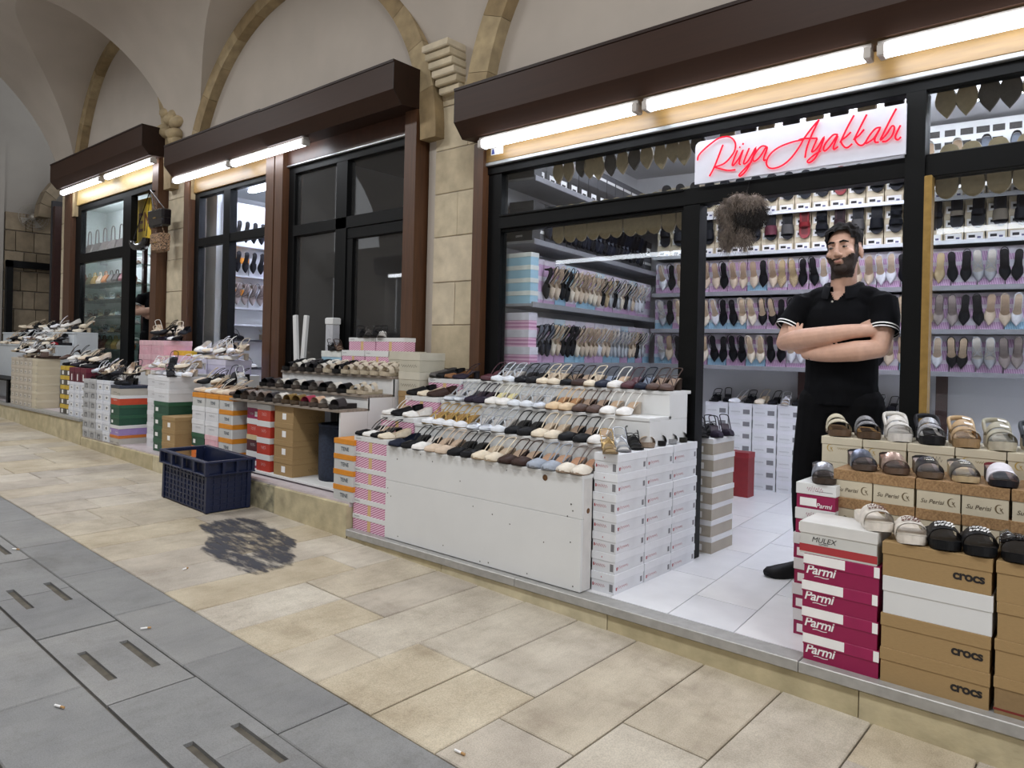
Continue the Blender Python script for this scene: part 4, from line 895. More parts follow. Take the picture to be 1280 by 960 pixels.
# ================================================================== INSIDE THE MAIN SHOP
def shelf(label, z, along, n, loc0, rot, x0, x1, depth=.31, bar=False):
    t = thing('wall_shelf', label, 'shelf', loc0 + Vector((0, 0, z)), rot)
    link('board', box_mesh('board', x0, x1, .0, depth, -.018, 0, m_shelf, .001), t)
    link('front_rail', box_mesh('front_rail', x0, x1, -.012, .0, -.026, .012 if not bar else .004, m_shelfw if bar else m_shelf, .003), t)
    return t
ZB_ = [1.044, 1.36, 1.685, 2.03, 2.36]; ZL_ = [1.045, 1.46, 1.89, 2.32]
for i, z in enumerate(ZB_): shelf('grey shelf on the shoe shop back wall, %s from below' % nth(i), z, 0, 0, P0, (0, 0, TH), -1.235, 2.0, bar=i > 2)
LROT = (0, 0, TH + math.pi / 2)
for i, z in enumerate(ZL_): shelf('grey shelf behind the left shop window, %s from below' % nth(i), z, 0, 0, PL, LROT, -.06, 2.33, .3)
def cell_mesh(kind, dx, dy, dz):
    k = ('cell', kind, dx, dy, dz)
    if k not in BOXME:
        s = BOXST[kind]; h = s['lf'] * dz; i = .002; mb = MB(); mats = [s['body'], s['lid']]
        mb.box(-dx / 2 + i, dx / 2 - i, i, dy - i, 0, dz - h, 0); mb.box(-dx / 2, dx / 2, 0, dy, dz - h, dz, 1)
        for pr in s['prints']:
            if pr[0] != 'F': continue
            if pr[-1] not in mats: mats.append(pr[-1])
            u0, u1, v0, v1 = pr[1:5]; q = i - .0006 - .0002 * len(mats)
            mb.quad(*[(-dx / 2 + u * dx, q, v * dz) for u, v in ((u0, v0), (u1, v0), (u1, v1), (u0, v1))], mats.index(pr[-1]))
        BOXME[k] = mb.mesh('box_end', mats)
    return BOXME[k]
def cell(name, kind, loc, rot, dx, dz, label, group, dy=.22): return tag(link(name, cell_mesh(kind, dx, dy, dz), None, loc, rot), label, 'box', group)
SHELFW = ['lowest', 'second', 'third', 'fourth', 'top']
# back wall, three shelves of heels in front of striped boxes
for r_ in range(3):
    for c in range(19):
        u = -1.15 + .168 * c; k = R.choice(('pink_end', 'pink_end', 'pink_end', 'blue_end', 'pale_end'))
        for q, (z0, h) in enumerate(((0, .098), (.0985, .1), (.199, .085 if r_ < 2 else .1))):
            if q == 1 and False: continue
            kk = k if q == 0 else R.choice(('pink_end', 'pale_end'))
            cell('striped_box', kk, room(u, .075, ZB_[r_] + z0), (0, 0, TH), .164, h, '%s box end behind the heels, %s column, %s layer, %s back shelf' % ({'pink_end': 'lilac striped', 'blue_end': 'blue striped', 'pale_end': 'pale lilac'}[kk], nth(c), nth(q), SHELFW[r_]), 'striped boxes, %s layer of the %s back shelf' % (nth(q), SHELFW[r_]))
HB, HK, HW, HC, HD, HS, HT, HG = (('#CDBBA6', '#A58D77', '#B29E88', '#C9B69F'), ('#131318', '#1E1C1E', '#161518', '#131318'), ('#DADBE2', '#B8A48F', '#C9C5C2', '#DADBE2'), ('#E0D5C3', '#BFA98F', '#C8B79F', '#DED2BE'), ('#1A181B', '#BDA68C', '#2A2524', '#171618'), ('#BFC2C8:metal', '#C4BDB4', '#9A9BA0', '#C6C9CE:metal'), ('#9B8F8C', '#8A7D78', '#7C726E', '#5E5655'), ('#C9B48F:glitter', '#BBA57F', '#A48D6A', '#C5AD83:metal'))
HN = {id(HB): 'beige', id(HK): 'black', id(HW): 'white', id(HC): 'cream', id(HD): 'black and beige', id(HS): 'silver', id(HT): 'taupe', id(HG): 'gold'}
seqs = [[HS, HB, HK, HS, HW, HC, HK, HK, HK, HK, HC, HC, HK, HK, HW, HW, HC, HK, HK, HB, HB, HK, HK, HB, HB, HD, HW, HW, HD, HD, HS, HS, HT, HT, HK],
        [HS, HK, HC, HB, HC, HC, HW, HK, HK, HC, HC, HD, HD, HK, HK, HB, HB, HK, HK, HW, HW, HB, HB, HC, HC, HG, HG, HT, HT, HK, HK, HB, HB, HW, HW],
        [HW, HK, HB, HS, HB, HB, HB, HK, HB, HB, HB, HK, HB, HG, HG, HK, HK, HW, HW, HB, HB, HB, HW, HW, HK, HK, HG, HG, HK, HK, HS, HS, HK, HK, HB]]
for r_ in range(3):
    for i, c in enumerate(seqs[r_]):
        u = -1.155 + .0815 * i + R.uniform(-.006, .006)
        st = R.choice(('heelsling', 'heelsling', 'mule')) if c is not HS else 'netsling'
        shoe('pointed_heel', st, c, room(u, .07, ZB_[r_] + .155 + R.uniform(-.006, .006)), 0, '%s pointed heel hung on the %s back shelf, %s from the door post' % (HN[id(c)], SHELFW[r_], nth(i)), 'heels on the %s back shelf' % SHELFW[r_], parts=False, rot=(math.pi / 2, R.uniform(-.04, .04) + (.05 if i % 2 else -.05), TH), scale=.97)
# two shelves of sandals in front of cream boxes with white labels
for r_ in (3, 4):
    for c in range(24):
        u = -1.16 + .1345 * c
        for q in range(3):
            cell('sandal_box', 'sandal_end', room(u, .075, ZB_[r_] + .104 * q), (0, 0, TH), .13, .1034, 'cream sandal box with white label, %s column, %s layer, %s back shelf' % (nth(c), nth(q), SHELFW[r_]), 'cream sandal boxes, %s layer of the %s back shelf' % (nth(q), SHELFW[r_]))
SB = [('#15171D', '#1B1D24', '#15161A', '#15171D'), ('#1D2027', '#22252D', '#17181C', '#1D2027'), ('#4C4A4A', '#26262B', '#19191C', '#4C4A4A'), ('#5A2232', '#1F2026', '#17171B', '#5A2232'), ('#7F1B22', '#861E26', '#5E1519', '#7F1B22'), ('#3A2A2E', '#3E2C30', '#251C1F', '#3A2A2E'), ('#6E665A', '#22242B', '#191A1D', '#6E665A')]
SBN = ['black', 'charcoal', 'grey strap black', 'burgundy strap black', 'red', 'dark plum', 'olive strap black']
for r_, sq in ((3, [0, 1, 0, 0, 2, 1, 1, 3, 2, 4, 0, 5, 2, 0, 0, 1, 0, 6, 0, 6, 1, 0]), (4, [1, 0, 2, 0, 1, 0, 2, 2, 0, 1, 0, 4, 2, 0, 0, 1, 6, 0, 2, 0, 1, 0])):
    for i, c in enumerate(sq):
        u = -1.14 + .1345 * i
        shoe('slide_sandal', R.choice(('thong', 'slide', 'twoband')), SB[c], room(u, .07, ZB_[r_] + .215 if r_ == 3 else ZB_[r_] + .215), 0, '%s sandal hung on the %s back shelf, %s from the door post' % (SBN[c], SHELFW[r_], nth(i)), 'sandals on the %s back shelf' % SHELFW[r_], parts=False, rot=(math.pi / 2, R.uniform(-.03, .03), TH), scale=.96)
# left window shelves
lv = lambda d, off, z: PL + RV * d + RU * off + Vector((0, 0, z))
for r_ in range(2):
    for c in range(13):
        for q, (z0, h) in enumerate(((0, .1), (.1005, .11), (.211, .12))):
            kk = R.choice(('pink_end', 'pink_end', 'blue_end', 'pale_end')); cell('striped_box', kk, lv(.135 + .166 * c, -.07, ZL_[r_] + z0), LROT, .162, h, '%s box end in the left window, %s column, %s layer, %s shelf' % ({'pink_end': 'lilac striped', 'blue_end': 'blue striped', 'pale_end': 'pale lilac'}[kk], nth(c), nth(q), SHELFW[r_]), 'striped boxes, %s layer of the left window %s shelf' % (nth(q), SHELFW[r_]), .2)
style('blackbox', M('black_card', '#1D1B1E', .5), M('black_lid', '#232124', .5), .3, [('F', .3, .85, .15, .6, W_), ('F', .4, .75, .26, .42, K_)])
style('barcode', card('#4A4A4E'), card('#54545A'), .3, [('F', .04, .96, .55, .95, W_)])
for r_, (z0, kinds) in enumerate(((ZL_[2], ('barcode', 'blackbox')), (ZL_[3], ('blackbox', 'barcode')))):
    for c in range(13):
        for q in range(2): cell('dark_shoe_box', kinds[q], lv(.135 + .166 * c, -.07, z0 + .15 * q), LROT, .162, .149, '%s in the left window, %s column, %s layer, %s shelf' % ({'blackbox': 'black box with white label', 'barcode': 'grey box with barcode strip'}[kinds[q]], nth(c), nth(q), SHELFW[r_ + 2]), 'dark boxes, %s layer of the left window %s shelf' % (nth(q), SHELFW[r_ + 2]), .2)
NV = ('#161A28', '#5E6470', '#181A22', '#161A28'); BW = ('#3B2E29', '#A48C74', '#2E2623', '#3B2E29')
HN[id(NV)] = 'navy'; HN[id(BW)] = 'brown'
lseq = [[NV, NV, NV, HC, HB, HK, HK, HK, HC, HB, HB, HB, HB, HW, HB, HB, HS, HS, HS, HS, HS, HB, HB, HK, HS, HS], [HK, HB, HB, HK, HK, HC, HB, HB, HB, HC, HC, HB, HK, HG, HS, HK, HS, HC, HK, HS, HB, HW, HW, HS], [NV, NV, NV, HK, NV, NV, HK, NV, NV, HK, NV, NV, HK, NV, NV, HK, HK, NV, NV, HK, HK, NV, HK]]
for r_ in range(3):
    d0 = (.1, .22, .24)[r_]
    for i, c in enumerate(lseq[r_]):
        d = d0 + .076 * i
        if d > 2.0: break
        shoe('hung_shoe', ('heelsling', 'sling', 'ballet')[(i // 2) % 2 if r_ < 2 else 2], c, lv(d, -.064, ZL_[r_] + .17 + R.uniform(-.006, .006)), 0, '%s shoe hung in the left window on its %s shelf, %s from the glass' % (HN[id(c)], SHELFW[r_], nth(i)), 'shoes hung on the %s shelf of the left window' % SHELFW[r_], parts=False, rot=(math.pi / 2, R.uniform(-.06, .06), TH + math.pi / 2), scale=.95)
# boxes facing the glass at the shelf ends
for k in range(4): shoebox('teal', -3.257, 1.095, 1.4605 + .088 * k, .29, .09, .0875, 'pale blue box at the shelf end behind the left window, %s up' % nth(k), 'pale blue boxes in the left window')
for k in range(3): shoebox('pinkwide', -3.262 + .012 * (k == 0), 1.095, 1.0455 + .118 * k, .29, .09, .1175, 'wide striped pink box at the shelf end behind the left window, %s up' % nth(k), 'wide striped boxes in the left window')
shoebox('black_oxvo', -3.255, 1.095, 1.8905, .3, .09, .1, 'black shoe box with white lettering behind the left window')
shoebox('barcode', -3.25, 1.095, 2.3205, .3, .09, .1, 'grey box with barcode strip on the top shelf behind the left window')
shoebox('barcode', -3.25, 1.095, 2.1, .26, .09, .07, 'grey box with barcode strip below the top shelf') if 0 else None
# low white boxes along the back wall, dark shoes piled on them
for c in range(8):
    for k in range(7): shoebox('plainwhite', *(room(-.62 + .205 * c, .16)[:2]), .1045 * k, .2, .27, .104, 'plain white shoe box at the foot of the back wall, %s column, %s up' % (nth(c), nth(k)), 'white boxes at the foot of the back wall', TH)
PB = [HK, HK, HW, HK, HC, HK, HW, HK, HK, HC, HK, HK, HW, HK, HK, HK]
for i, c in enumerate(PB):
    p = room(-.66 + .1 * i, .12 + .03 * (i % 2), .7318)
    shoe('dark_heel', ('strappy', 'sling', 'heelsling')[i % 3], c, p, TH + R.uniform(-.5, .3), '%s shoe lying on the low white boxes, %s from the door post' % (HN[id(c)], nth(i)), 'shoes on the low white boxes', parts=False)
t = shoebox('red', -2.39, 2.94, 0, .17, .13, .36, 'upright dark red box on the shop floor before the white boxes')
for u in (.06, 1.07):
    p = room(u, .2); link_ = tag(link('shelf_post', MB().box(-.04, .04, -.02, .02, 0, 1.02, 0, .003).mesh('shelf_post', m_brown_post), None, p, (0, 0, TH)), 'dark red brown post under the shelves, %s' % ('behind the man' if u < 1 else 'right of the gold strip'), 'post')
# sandals hung behind the glass, their soles towards the street
rail = tag(link('hanging_rail', MB().tube([(-3.25, 1.05, 2.46), (1.2, 1.05, 2.46)], .008, 6).mesh('hanging_rail', m_black)), 'black rail behind the head of the shop window', 'rail')
tag(link('hanging_rail', MB().tube([(-3.0, 1.05, 1.985), (-1.9, 1.05, 1.985)], .007, 6).mesh('hanging_rail', m_black)), 'black rail behind the transom of the left window', 'rail')
tag(link('hanging_rail', MB().tube([(-.7, 1.05, 2.01), (1.2, 1.05, 2.01)], .007, 6).mesh('hanging_rail', m_black)), 'black rail behind the transom right of the gold strip', 'rail')
SOL = [('#8F7F64', '#6B5E4B', '#9A8A6C', '#7A6B55'), ('#2B2826', '#211F1E', '#3A3634', '#2A2726')]
def sole(x, z, c, st, lab, grp, n):
    t = tag(link('hung_sandal', shoe_one(st, SOL[c]), None, (x, 1.045, z), (math.pi / 2, R.uniform(-.06, .06), math.pi)), lab, 'shoe', grp); return t
for i, (x, c) in enumerate(zip([-2.896, -2.81, -2.714, -2.645, -2.575, -2.488, -2.4, -2.315, -2.232, -2.14, -2.061, -1.983, -1.9], [0, 0, 1, 0, 0, 1, 0, 1, 0, 0, 0, 0, 1])):
    sole(x, 2.375 + R.uniform(-.02, .02), c, 'flat', '%s pointed sole hung in the upper left window, %s from the wood post' % (('tan', 'dark')[c], nth(i)), 'soles hung in the upper window', i)
for i, x in enumerate([-1.72, -1.6, -1.5, -1.37, -1.25, -1.13, -1.0, -.88]):
    sole(x, 2.42, i % 2, 'flat', '%s pointed sole above the neon sign board, %s from the door post' % (('tan', 'dark')[i % 2], nth(i)), 'soles hung above the sign', i)
for i, x in enumerate([-2.883, -2.785, -2.696, -2.603, -2.518, -2.435, -2.338, -2.254, -2.166, -2.071, -1.978]):
    sole(x, 1.975, 0, 'flatround', 'tan round sole hung below the left transom, %s from the wood post' % nth(i), 'soles hung below the left transom', i)
for i, x in enumerate([-.667, -.58, -.495, -.415, -.335, -.25]):
    sole(x, 2.375, (0, 0, 1, 1, 0, 0)[i], 'flat', '%s pointed sole in the upper window right of the mullion, %s along' % (('tan', 'dark')[(0, 0, 1, 1, 0, 0)[i]], nth(i)), 'soles hung right of the mullion', i)
for i, x in enumerate([-.65, -.555, -.455, -.355, -.255]):
    sole(x, 2.0, 0, 'flatround', 'tan round sole hung below the transom right of the gold strip, %s along' % nth(i), 'soles hung below the right transom', i)
# black and white board with slippers in the upper window
t = thing('slipper_board', 'white display board with black swatches and slippers in upper window', 'board', room(1.3, -.3, 2.36), (0, 0, TH))
link('panel', box_mesh('panel', -.45, .75, 0, .02, 0, .46, m_white), t)
mb = MB(); rr = random.Random(9)
for a in range(12):
    for b in range(5):
        if rr.random() < .6: mb.box(-.42 + .095 * a, -.36 + .095 * a + rr.uniform(0, .02), -.004, 0, .03 + .085 * b, .075 + .085 * b)
s = link('swatch', mb.mesh('swatch', M('dark_swatch', '#3A3838', .7)), t); s['kind'] = 'stuff'
for i in range(6):
    c = (WHT, WHT, NVY, NVY, CRM, NVY)[i]
    shoe('slipper', 'loafer', c, room(.98 + .17 * i, -.306, 2.57), 0, '%s slipper on the white board in the upper window, %s along' % (CN[id(c)], nth(i)), 'slippers on the white board', parts=False, rot=(math.pi / 2, 0, TH))

# ================================================================== LEFT SHOPS: stands, box stacks and shoes
# three tiered stand of sandals before the closed dark shop
t = thing('tiered_stand', 'white tiered stand of sandals with open base before the closed dark shop', 'stand', (-4.62, .12, .16))
a, b = -.76, .665
TI = [(0, .23, .555), (.23, .45, .645), (.45, .63, .77), (.63, .74, .80)]
m_plank = M('worn_plank', '#8D8277', .6, var=.3, scale=10, stretch=(.5, 6, 6))
for i, (y0, y1, z) in enumerate(TI):
    link('plank', box_mesh('plank', a, b + (.0 if i else .0), y0 - .01, y1 + .02, z - .018, z, m_plank if i < 3 else m_white, .002), t)
    if i: link('riser', box_mesh('riser', a, b, y0 + .005, y0 + .018, TI[i - 1][2], z - .018, m_white), t)
link('side_panel', box_mesh('side_panel', b - .016, b, .012, .235, .03, .537, m_white), t); link('side_panel', box_mesh('side_panel', b - .016, b, .236, .45, .03, .627, m_white), t); link('side_panel', box_mesh('side_panel', b - .016, b, .451, .74, .03, .752, m_white), t)
link('side_panel', box_mesh('side_panel', a, a + .016, .012, .74, .03, .537, m_white), t); link('base_board', box_mesh('base_board', a, b, .0, .74, .012, .03, m_white, .002), t)
for x in (a + .05, b - .07): link('foot', box_mesh('foot', x, x + .04, .03, .7, 0, .012, m_black), t)
SC = [('#7A6A60', '#5C4C42', '#3A302A', '#7A6A60'), ('#3E3A3C', '#4A4240', '#2B2727', '#3E3A3C'), ('#DAD6CE', '#8A7C70', '#4A4038', '#DAD6CE'), ('#9A7E4A:glitter', '#6A5236', '#4A3A28', '#9A7E4A'), ('#A23A52', '#5A4038', '#463A33', '#A23A52'), ('#CFAE94', '#6A5648', '#463A33', '#CFAE94'), ('#17171A', '#2A2826', '#1C1B1B', '#17171A'), ('#CBC0AE', '#BFB29E', '#B5A892', '#CBC0AE'), ('#8C8480', '#6A605A', '#463F3A', '#8C8480')]
SCN = ['taupe', 'charcoal', 'white', 'leopard gold', 'rose pink', 'tan', 'black', 'cream', 'grey']
for r_, (yc, z, st, sq, nm) in enumerate(((.235, .7155, 'slide', [6, 0, 8, 0, 1, 2, 3, 3, 4, 5, 2, 1], 'lowest'), (.46, .8055, 'slide', [6, 1, 2, 6, 2, 6, 8, 6, 2, 6, 7, 7], 'middle'), (.665, .9305, 'chunky', [6, 2, 1, 6, 2, 7, 6, 7, 7, 7, 7, 7], 'top'))):
    for i, c in enumerate(sq):
        stt = st if not (r_ == 1 and i > 9) else 'twoband'
        shoe(NAMES[stt], stt, SC[c], (-5.31 + .115 * i, yc - .022, z + .0005), .06 + R.uniform(-.05, .05), '%s sandal on the %s tier of the open stand, %s from the orange boxes' % (SCN[c], nm, nth(11 - i)), 'sandals on the %s tier of the stand' % nm, scale=.9)
# in its open base
for k in range(4): shoebox('kraft_lbl', -4.64, .27, .1905 + .1275 * k, .245, .27, .127, 'brown card box with white label under the tiered stand, %s up' % nth(k), 'brown boxes under the tiered stand')
for c in range(2):
    for k in range(4): shoebox((('magwhite', 'magwhite', 'redwhite', 'magwhite'), ('redwhite', 'redwhite', 'redwhite', 'redwhite'))[c][k] if not (c == 0 and k == 1) else 'magbrown', -5.12 + .2 * c, .3 - .03 * c, .1905 + .125 * k, .185, .26, .1245, '%s box under the tiered stand, %s up in the %s column' % (('magenta', 'red')[c] if not (c == 0 and k == 1) else 'dark maroon cream lid', nth(k), ('outer', 'inner')[c]), 'magenta and red boxes under the stand')
t = thing('fabric_bin', 'round navy fabric bin standing under the tiered stand', 'bin', (-4.28, .36, .1905))
m_navyf = M('navy_fabric', '#2A3244', .9, var=.3, scale=60, bump=.3, bscale=300)
link('body', MB().lathe([(.0, 0), (.135, 0), (.14, .05), (.142, .3), (.14, .38), (.13, .385), (.128, .3)], 20).mesh('body', m_navyf), t); link('rim', MB().lathe([(.128, .385), (.146, .38), (.146, .395), (.128, .395)], 20).mesh('rim', m_navyf), t)
for k in range(4): shoebox('orange', -3.762, .15, .1605 + .0975 * k, .205, .26, .097, 'grey shoe box with orange lid beside the striped boxes, %s up' % nth(k), 'orange lid boxes beside the counter', R.uniform(-.01, .01))
# cream boxes on a plinth at the pier and pink ones beside them
H = .135
for k in range(7): shoebox(('kraft_lbl', 'plainwhite', 'kraft', 'whiteplain', 'kraft', 'ecru', 'ecrubrown')[k] if k < 5 else ('ecru', 'ecru')[k - 5], -3.82, .72, .1605 + H * k, .22, .24, H - .001, '%s, %s up in the tall stack at the stone pier' % (('brown box', 'white box', 'brown box', 'white box', 'brown box', 'greyish cream box', 'greyish cream box')[k], nth(k)), 'tall stack of boxes at the stone pier')
shoebox('ecru', -4.085, .81, .9605, .3, .11, .15, 'greyish cream box with handwriting on the back of the tiered stand')
for i in range(2): shoebox('pink', -4.37 - .3 * i, .81, .9605, .29, .11, .15, 'pink striped box on the back of the tiered stand, %s from the cream box' % nth(i), 'pink boxes behind the tiered stand')
for i in range(2): shoebox('pink', -4.22 - .34 * i, .81, 1.111, .33, .11, .1, 'pink striped box lying on top behind the tiered stand, %s from the pier' % nth(i), 'pink boxes on top behind the tiered stand')
shoebox('teal', -4.96, .81, .9605, .27, .11, .14, 'pale blue box on the back of the tiered stand')
for i in range(4): shoe('dark_sandal', 'strappy', (BLK, GRY, BLK, WHB)[i], (-4.63 + .085 * i, .81, 1.2115), .9 + R.uniform(-.3, .3), 'dark strappy sandal on the topmost pink boxes, %s along' % nth(i), 'dark sandals on the pink boxes', parts=False, scale=.5 if False else .9)
for i in range(2): shoe('dark_sandal', 'strappy', (BLK, BRN)[i], (-5.0 + .09 * i, .8, 1.1015), 1.2, '%s strappy sandal on the pale blue box' % ('black', 'brown')[i], None, parts=False, scale=.9)
for nm, x, y, rx, lab in (('plastic_pipe', -5.56, .83, .1, 'thin white plastic strip leaning in the middle shop doorway'), ('plastic_pipe', -5.46, .8, -.08, 'second white plastic strip leaning against the brown post')):
    tag(link(nm, box_mesh(nm, -.025, .025, -.012, .012, 0, 1.25, m_white, .004), None, (x, y, .16), (0, rx, 0)), lab, 'pipe')
t = thing('rolled_blind', 'ribbed white plastic blind standing against the dark shop door', 'blind', (-5.12, .88, .16)); link('head_cap', box_mesh('head_cap', -.055, .055, -.04, .04, 1.16, 1.22, m_white, .008), t)
for k in range(5): link('slat', box_mesh('slat', -.05 + .02 * k, -.033 + .02 * k, -.035, .035, 0, 1.16, M('grey_white_plastic', '#BDBEC4', .5), .004), t)
# orange, white and pink box columns, kraft boxes, crate side
for c, sts in enumerate((('orange_full', 'greenbox', 'whiteplain', 'whiteplain', 'orange'), ('whiteplain', 'pinklid', 'whiteplain', 'whiteplain', 'orange'), ('orange', 'orange', 'orange', 'orange', 'orange'))):
    for k, st in enumerate(sts): shoebox(st, -5.93 + .232 * c, .27, .1605 + .1125 * k, .222, .28, .112, '%s behind the crate, %s up in the %s column' % ({'orange_full': 'orange box', 'greenbox': 'dark green box', 'whiteplain': 'white box', 'orange': 'grey box with orange lid', 'pinklid': 'pale pink box'}[st], nth(k), ('outer', 'middle', 'inner')[c]), 'mixed boxes behind the crate')
for k in range(3): shoebox('kraft_lbl', -6.28, .17, .1605 + .113 * k, .25, .26, .1125, 'small brown card box with white label, %s up in the low stack' % nth(k), 'small brown boxes, low stack')
for k in range(5): shoebox('kraft_lbl', -6.24, .45, .1605 + .112 * k, .22, .26, .1115, 'small brown card box with white label, %s up in the tall stack' % nth(k), 'small brown boxes, tall stack')
for k in range(6): shoebox('greenbox' if k < 4 else 'whiteplain', -6.57, .25, .1605 + .1125 * k, .3, .3, .112, '%s box, %s up in the green and white stack' % ('dark green' if k < 4 else 'white', nth(k)), 'green and white stack')
for k in range(6): shoebox('whiteplain', -6.9, .33, .1605 + .1125 * k, .3, .3, .112, 'white box behind the many coloured stack, %s up' % nth(k), 'white boxes behind the coloured stack')
for i in range(7): shoe('beige_flat', 'sling' if i % 3 else 'ballet', (BGE, TAN, WHT, BGE, CRM, BGE, BRN)[i], (-6.0 + .098 * i, .25, .7235), R.uniform(-.3, .1), '%s flat shoe on the orange lid boxes, %s along' % (('beige', 'tan', 'white', 'beige', 'cream', 'beige', 'brown')[i], nth(i)), 'flat shoes on the orange lid boxes', parts=False)
z = .1605
for k, (st, h, lab) in enumerate((('greyorange', .085, 'grey box with orange lid at the bottom of the coloured stack'), ('purplebox', .095, 'purple box with white lid in the coloured stack'), ('greenbox', .095, 'lower dark green box in the coloured stack'), ('greenbox', .1, 'upper dark green box in the coloured stack'), ('redorange', .09, 'red orange box with white lid in the coloured stack'), ('greynavy', .095, 'grey box with navy lid on top of the coloured stack'))):
    st2 = st if st != 'redorange' else 'redorange'
    shoebox(st2, -7.355, .15, z, .21, .285, h - .0008, lab, 'coloured stack on the ledge'); z += h
for c in range(4):
    for k in range(6): shoebox(('greybox', 'greybox', 'whitebox_lbl', 'whitebox_lbl')[c] if k else ('greybox', 'greybox', 'greybox', 'whitebox_lbl')[c], -8.1 + .178 * c + R.uniform(-.004, .004), .15, .1605 + .0985 * k, .168, .28, .098, '%s box with white label, %s column, %s up, beside the coloured stack' % (('grey', 'grey', 'white', 'white')[c], nth(c), nth(k)), 'grey and white boxes beside the coloured stack')
for i in range(9): shoe('black_heel', ('strappy', 'heelsling', 'sling')[i % 3], (HK, BLK, HK, PUR, BLK, HK, WHB, HK, BLK)[i], (-8.12 + .095 * i, .14, .7525 if i < 7 else .7215), .5 + R.uniform(-.4, .4), 'black heeled shoe on the grey and white boxes, %s along' % nth(i), 'black heels on the grey and white boxes', parts=False)
t = tag(link('display_bench', box_mesh('display_bench', -.95, .95, 0, .38, 0, .69, m_white, .004), None, (-7.2, .49, .1605)), 'long white display bench behind the box stacks, under pink boxes', 'bench')
for i in range(3): shoebox('pinklid', -7.98 + .3 * i, .68, .8515, .29, .3, .16, 'pale pink box on the white bench, %s along' % nth(i), 'pale pink boxes on the bench')
for i in range(2): shoebox('pinklid', -7.98 + .3 * i, .68, 1.012, .29, .3, .15, 'upper pale pink box on the white bench, %s along' % nth(i), 'upper pale pink boxes on the bench')
for i in range(2): shoebox('lilacbox', -6.82 + .36 * i, .68, .8515, .34, .26, .14, 'pale lilac box on the bench end, %s along' % nth(i), 'pale lilac boxes on the bench')
tag(link('spirit_level', MB().box(-.17, .17, -.03, .03, 0, .05, 0, .004).box(-.03, .03, -.032, .032, -.0, .04).mesh('spirit_level', M('yellow_plastic', '#C9A52E', .45)), None, (-7.38, .68, 1.0125), (0, 0, .1)), 'yellow tool case lying on a pale pink box', 'case')
for i in range(10): shoe('white_flat', ('sling', 'ballet', 'netsling', 'strappy')[i % 4], (WHT, HW, WHT, CRM, HW, WHT, CLR, HW, WHT, HW)[i], (-8.1 + .13 * i if i < 6 else -7.1 + .13 * (i - 6) * 1.0, .43 if i < 6 else .4, .8515 if False else (.8515)), .3 + R.uniform(-.5, .5), 'white shoe on the front of the white bench, %s along' % nth(i), 'white shoes on the bench', parts=False) if False else None
for i in range(9): shoe('white_flat', ('sling', 'ballet', 'netsling', 'strappy')[i % 4], (WHT, HW, WHT, CRM, HW, WHT, CLR, HW, WHT)[i], (-6.98 + .098 * i if i < 4 else -6.66 + .06 * (i - 4), .28 + .02 * (i % 2), .8365), .3 + R.uniform(-.5, .5), 'white shoe on the white stacks by the coloured stack, %s along' % nth(i), 'white shoes on the white stacks', parts=False)
for i in range(8): shoe('dark_flat', ('sling', 'mule')[i % 2], (HK, WHB, HK, HK, PUR, HK, WHB, HK)[i], (-8.08 + .075 * i, .68, 1.1625), .6 + R.uniform(-.5, .5), 'dark pointed shoe on the upper pale pink boxes, %s along' % nth(i), 'dark shoes on the pale pink boxes', parts=False)
shoe('black_ankle_strap_heel', 'strappy', HK, (-6.5, .15, .8365), 1.3, 'black ankle strap heel standing alone on the green and white stack')
for i in range(6): shoe('white_flat', ('ballet', 'sling')[i % 2], (HW, WHT, CRM, WHT, HW, WHT)[i], (-6.9 + .12 * i, .66, .9925), .2 + R.uniform(-.5, .5), 'white shoe on the pale lilac boxes, %s along' % nth(i), 'white shoes on the lilac boxes', parts=False)
for i in range(5): shoe('dark_flat', 'strappy', (HK, GRY, HK, BRN, HK)[i], (-6.25 + .1 * i, .45 + .05 * (i % 2), .7215 if i == 0 else .7235), .4 + R.uniform(-.5, .5), 'dark sandal behind the orange lid boxes, %s along' % nth(i), 'dark sandals behind the orange boxes', parts=False)
# far shop: beige, yellow, maroon and white boxes, and a stepped stand
for c in range(6):
    for k in range(6): shoebox('beige_end' if c < 5 else 'beigebox', -10.6 + .164 * c, .145, .3355 + .0975 * k, .158, .245, .097, 'beige box, %s column, %s up, on the far ledge' % (nth(c), nth(k)), 'beige boxes on the far ledge')
for c in range(2):
    for k in range(5): shoebox('yellow', -8.93 + .17 * c, .19, .3355 + .105 * k, .16, .27, .1045, 'grey box with yellow lid, %s column, %s up' % (nth(c), nth(k)), 'yellow lid boxes on the far ledge')
for c in range(3):
    for k in range(5): shoebox('whitebox_lbl' if k < 4 else 'maroon', -8.6 + .165 * c, .17, .3355 + .092 * k, .155, .27, .0915 if k < 4 else .15, '%s box on the far ledge end, %s column, %s up' % ('white' if k < 4 else 'maroon', nth(c), nth(k)), 'white and maroon boxes on the far ledge')
for k in range(6): shoebox('plainwhite', -9.4, .45, .3355 + .1 * k, .3, .28, .0995, 'white box behind the beige boxes, %s up' % nth(k), 'white boxes behind the beige ones')
t = thing('stepped_stand', 'pale blue grey stepped stand under shoes in front of the handbag shop', 'stand', (-11.5, .3, .335))
m_pale = M('pale_blue_white_paint', '#CDD3D8', .6, var=.04)
for i, (y0, y1, z) in enumerate(((0, .2, .745), (.2, .48, .915))):
    link('board', box_mesh('board', -1.5, 1.5, y0, y1, z - .02, z, m_pale, .002), t); link('riser', box_mesh('riser', -1.49, 1.49, y0 + .01, y0 + .03, 0, z - .02, m_pale), t)
    link('side_panel', box_mesh('side_panel', 1.47, 1.5, y0 + .03, y1, 0, z - .02, m_pale), t)
far = [HK, HW, HB, HC, WHT, HK, BRN, HW, HC, HS, HK, HB, WHB, HW, CRM]
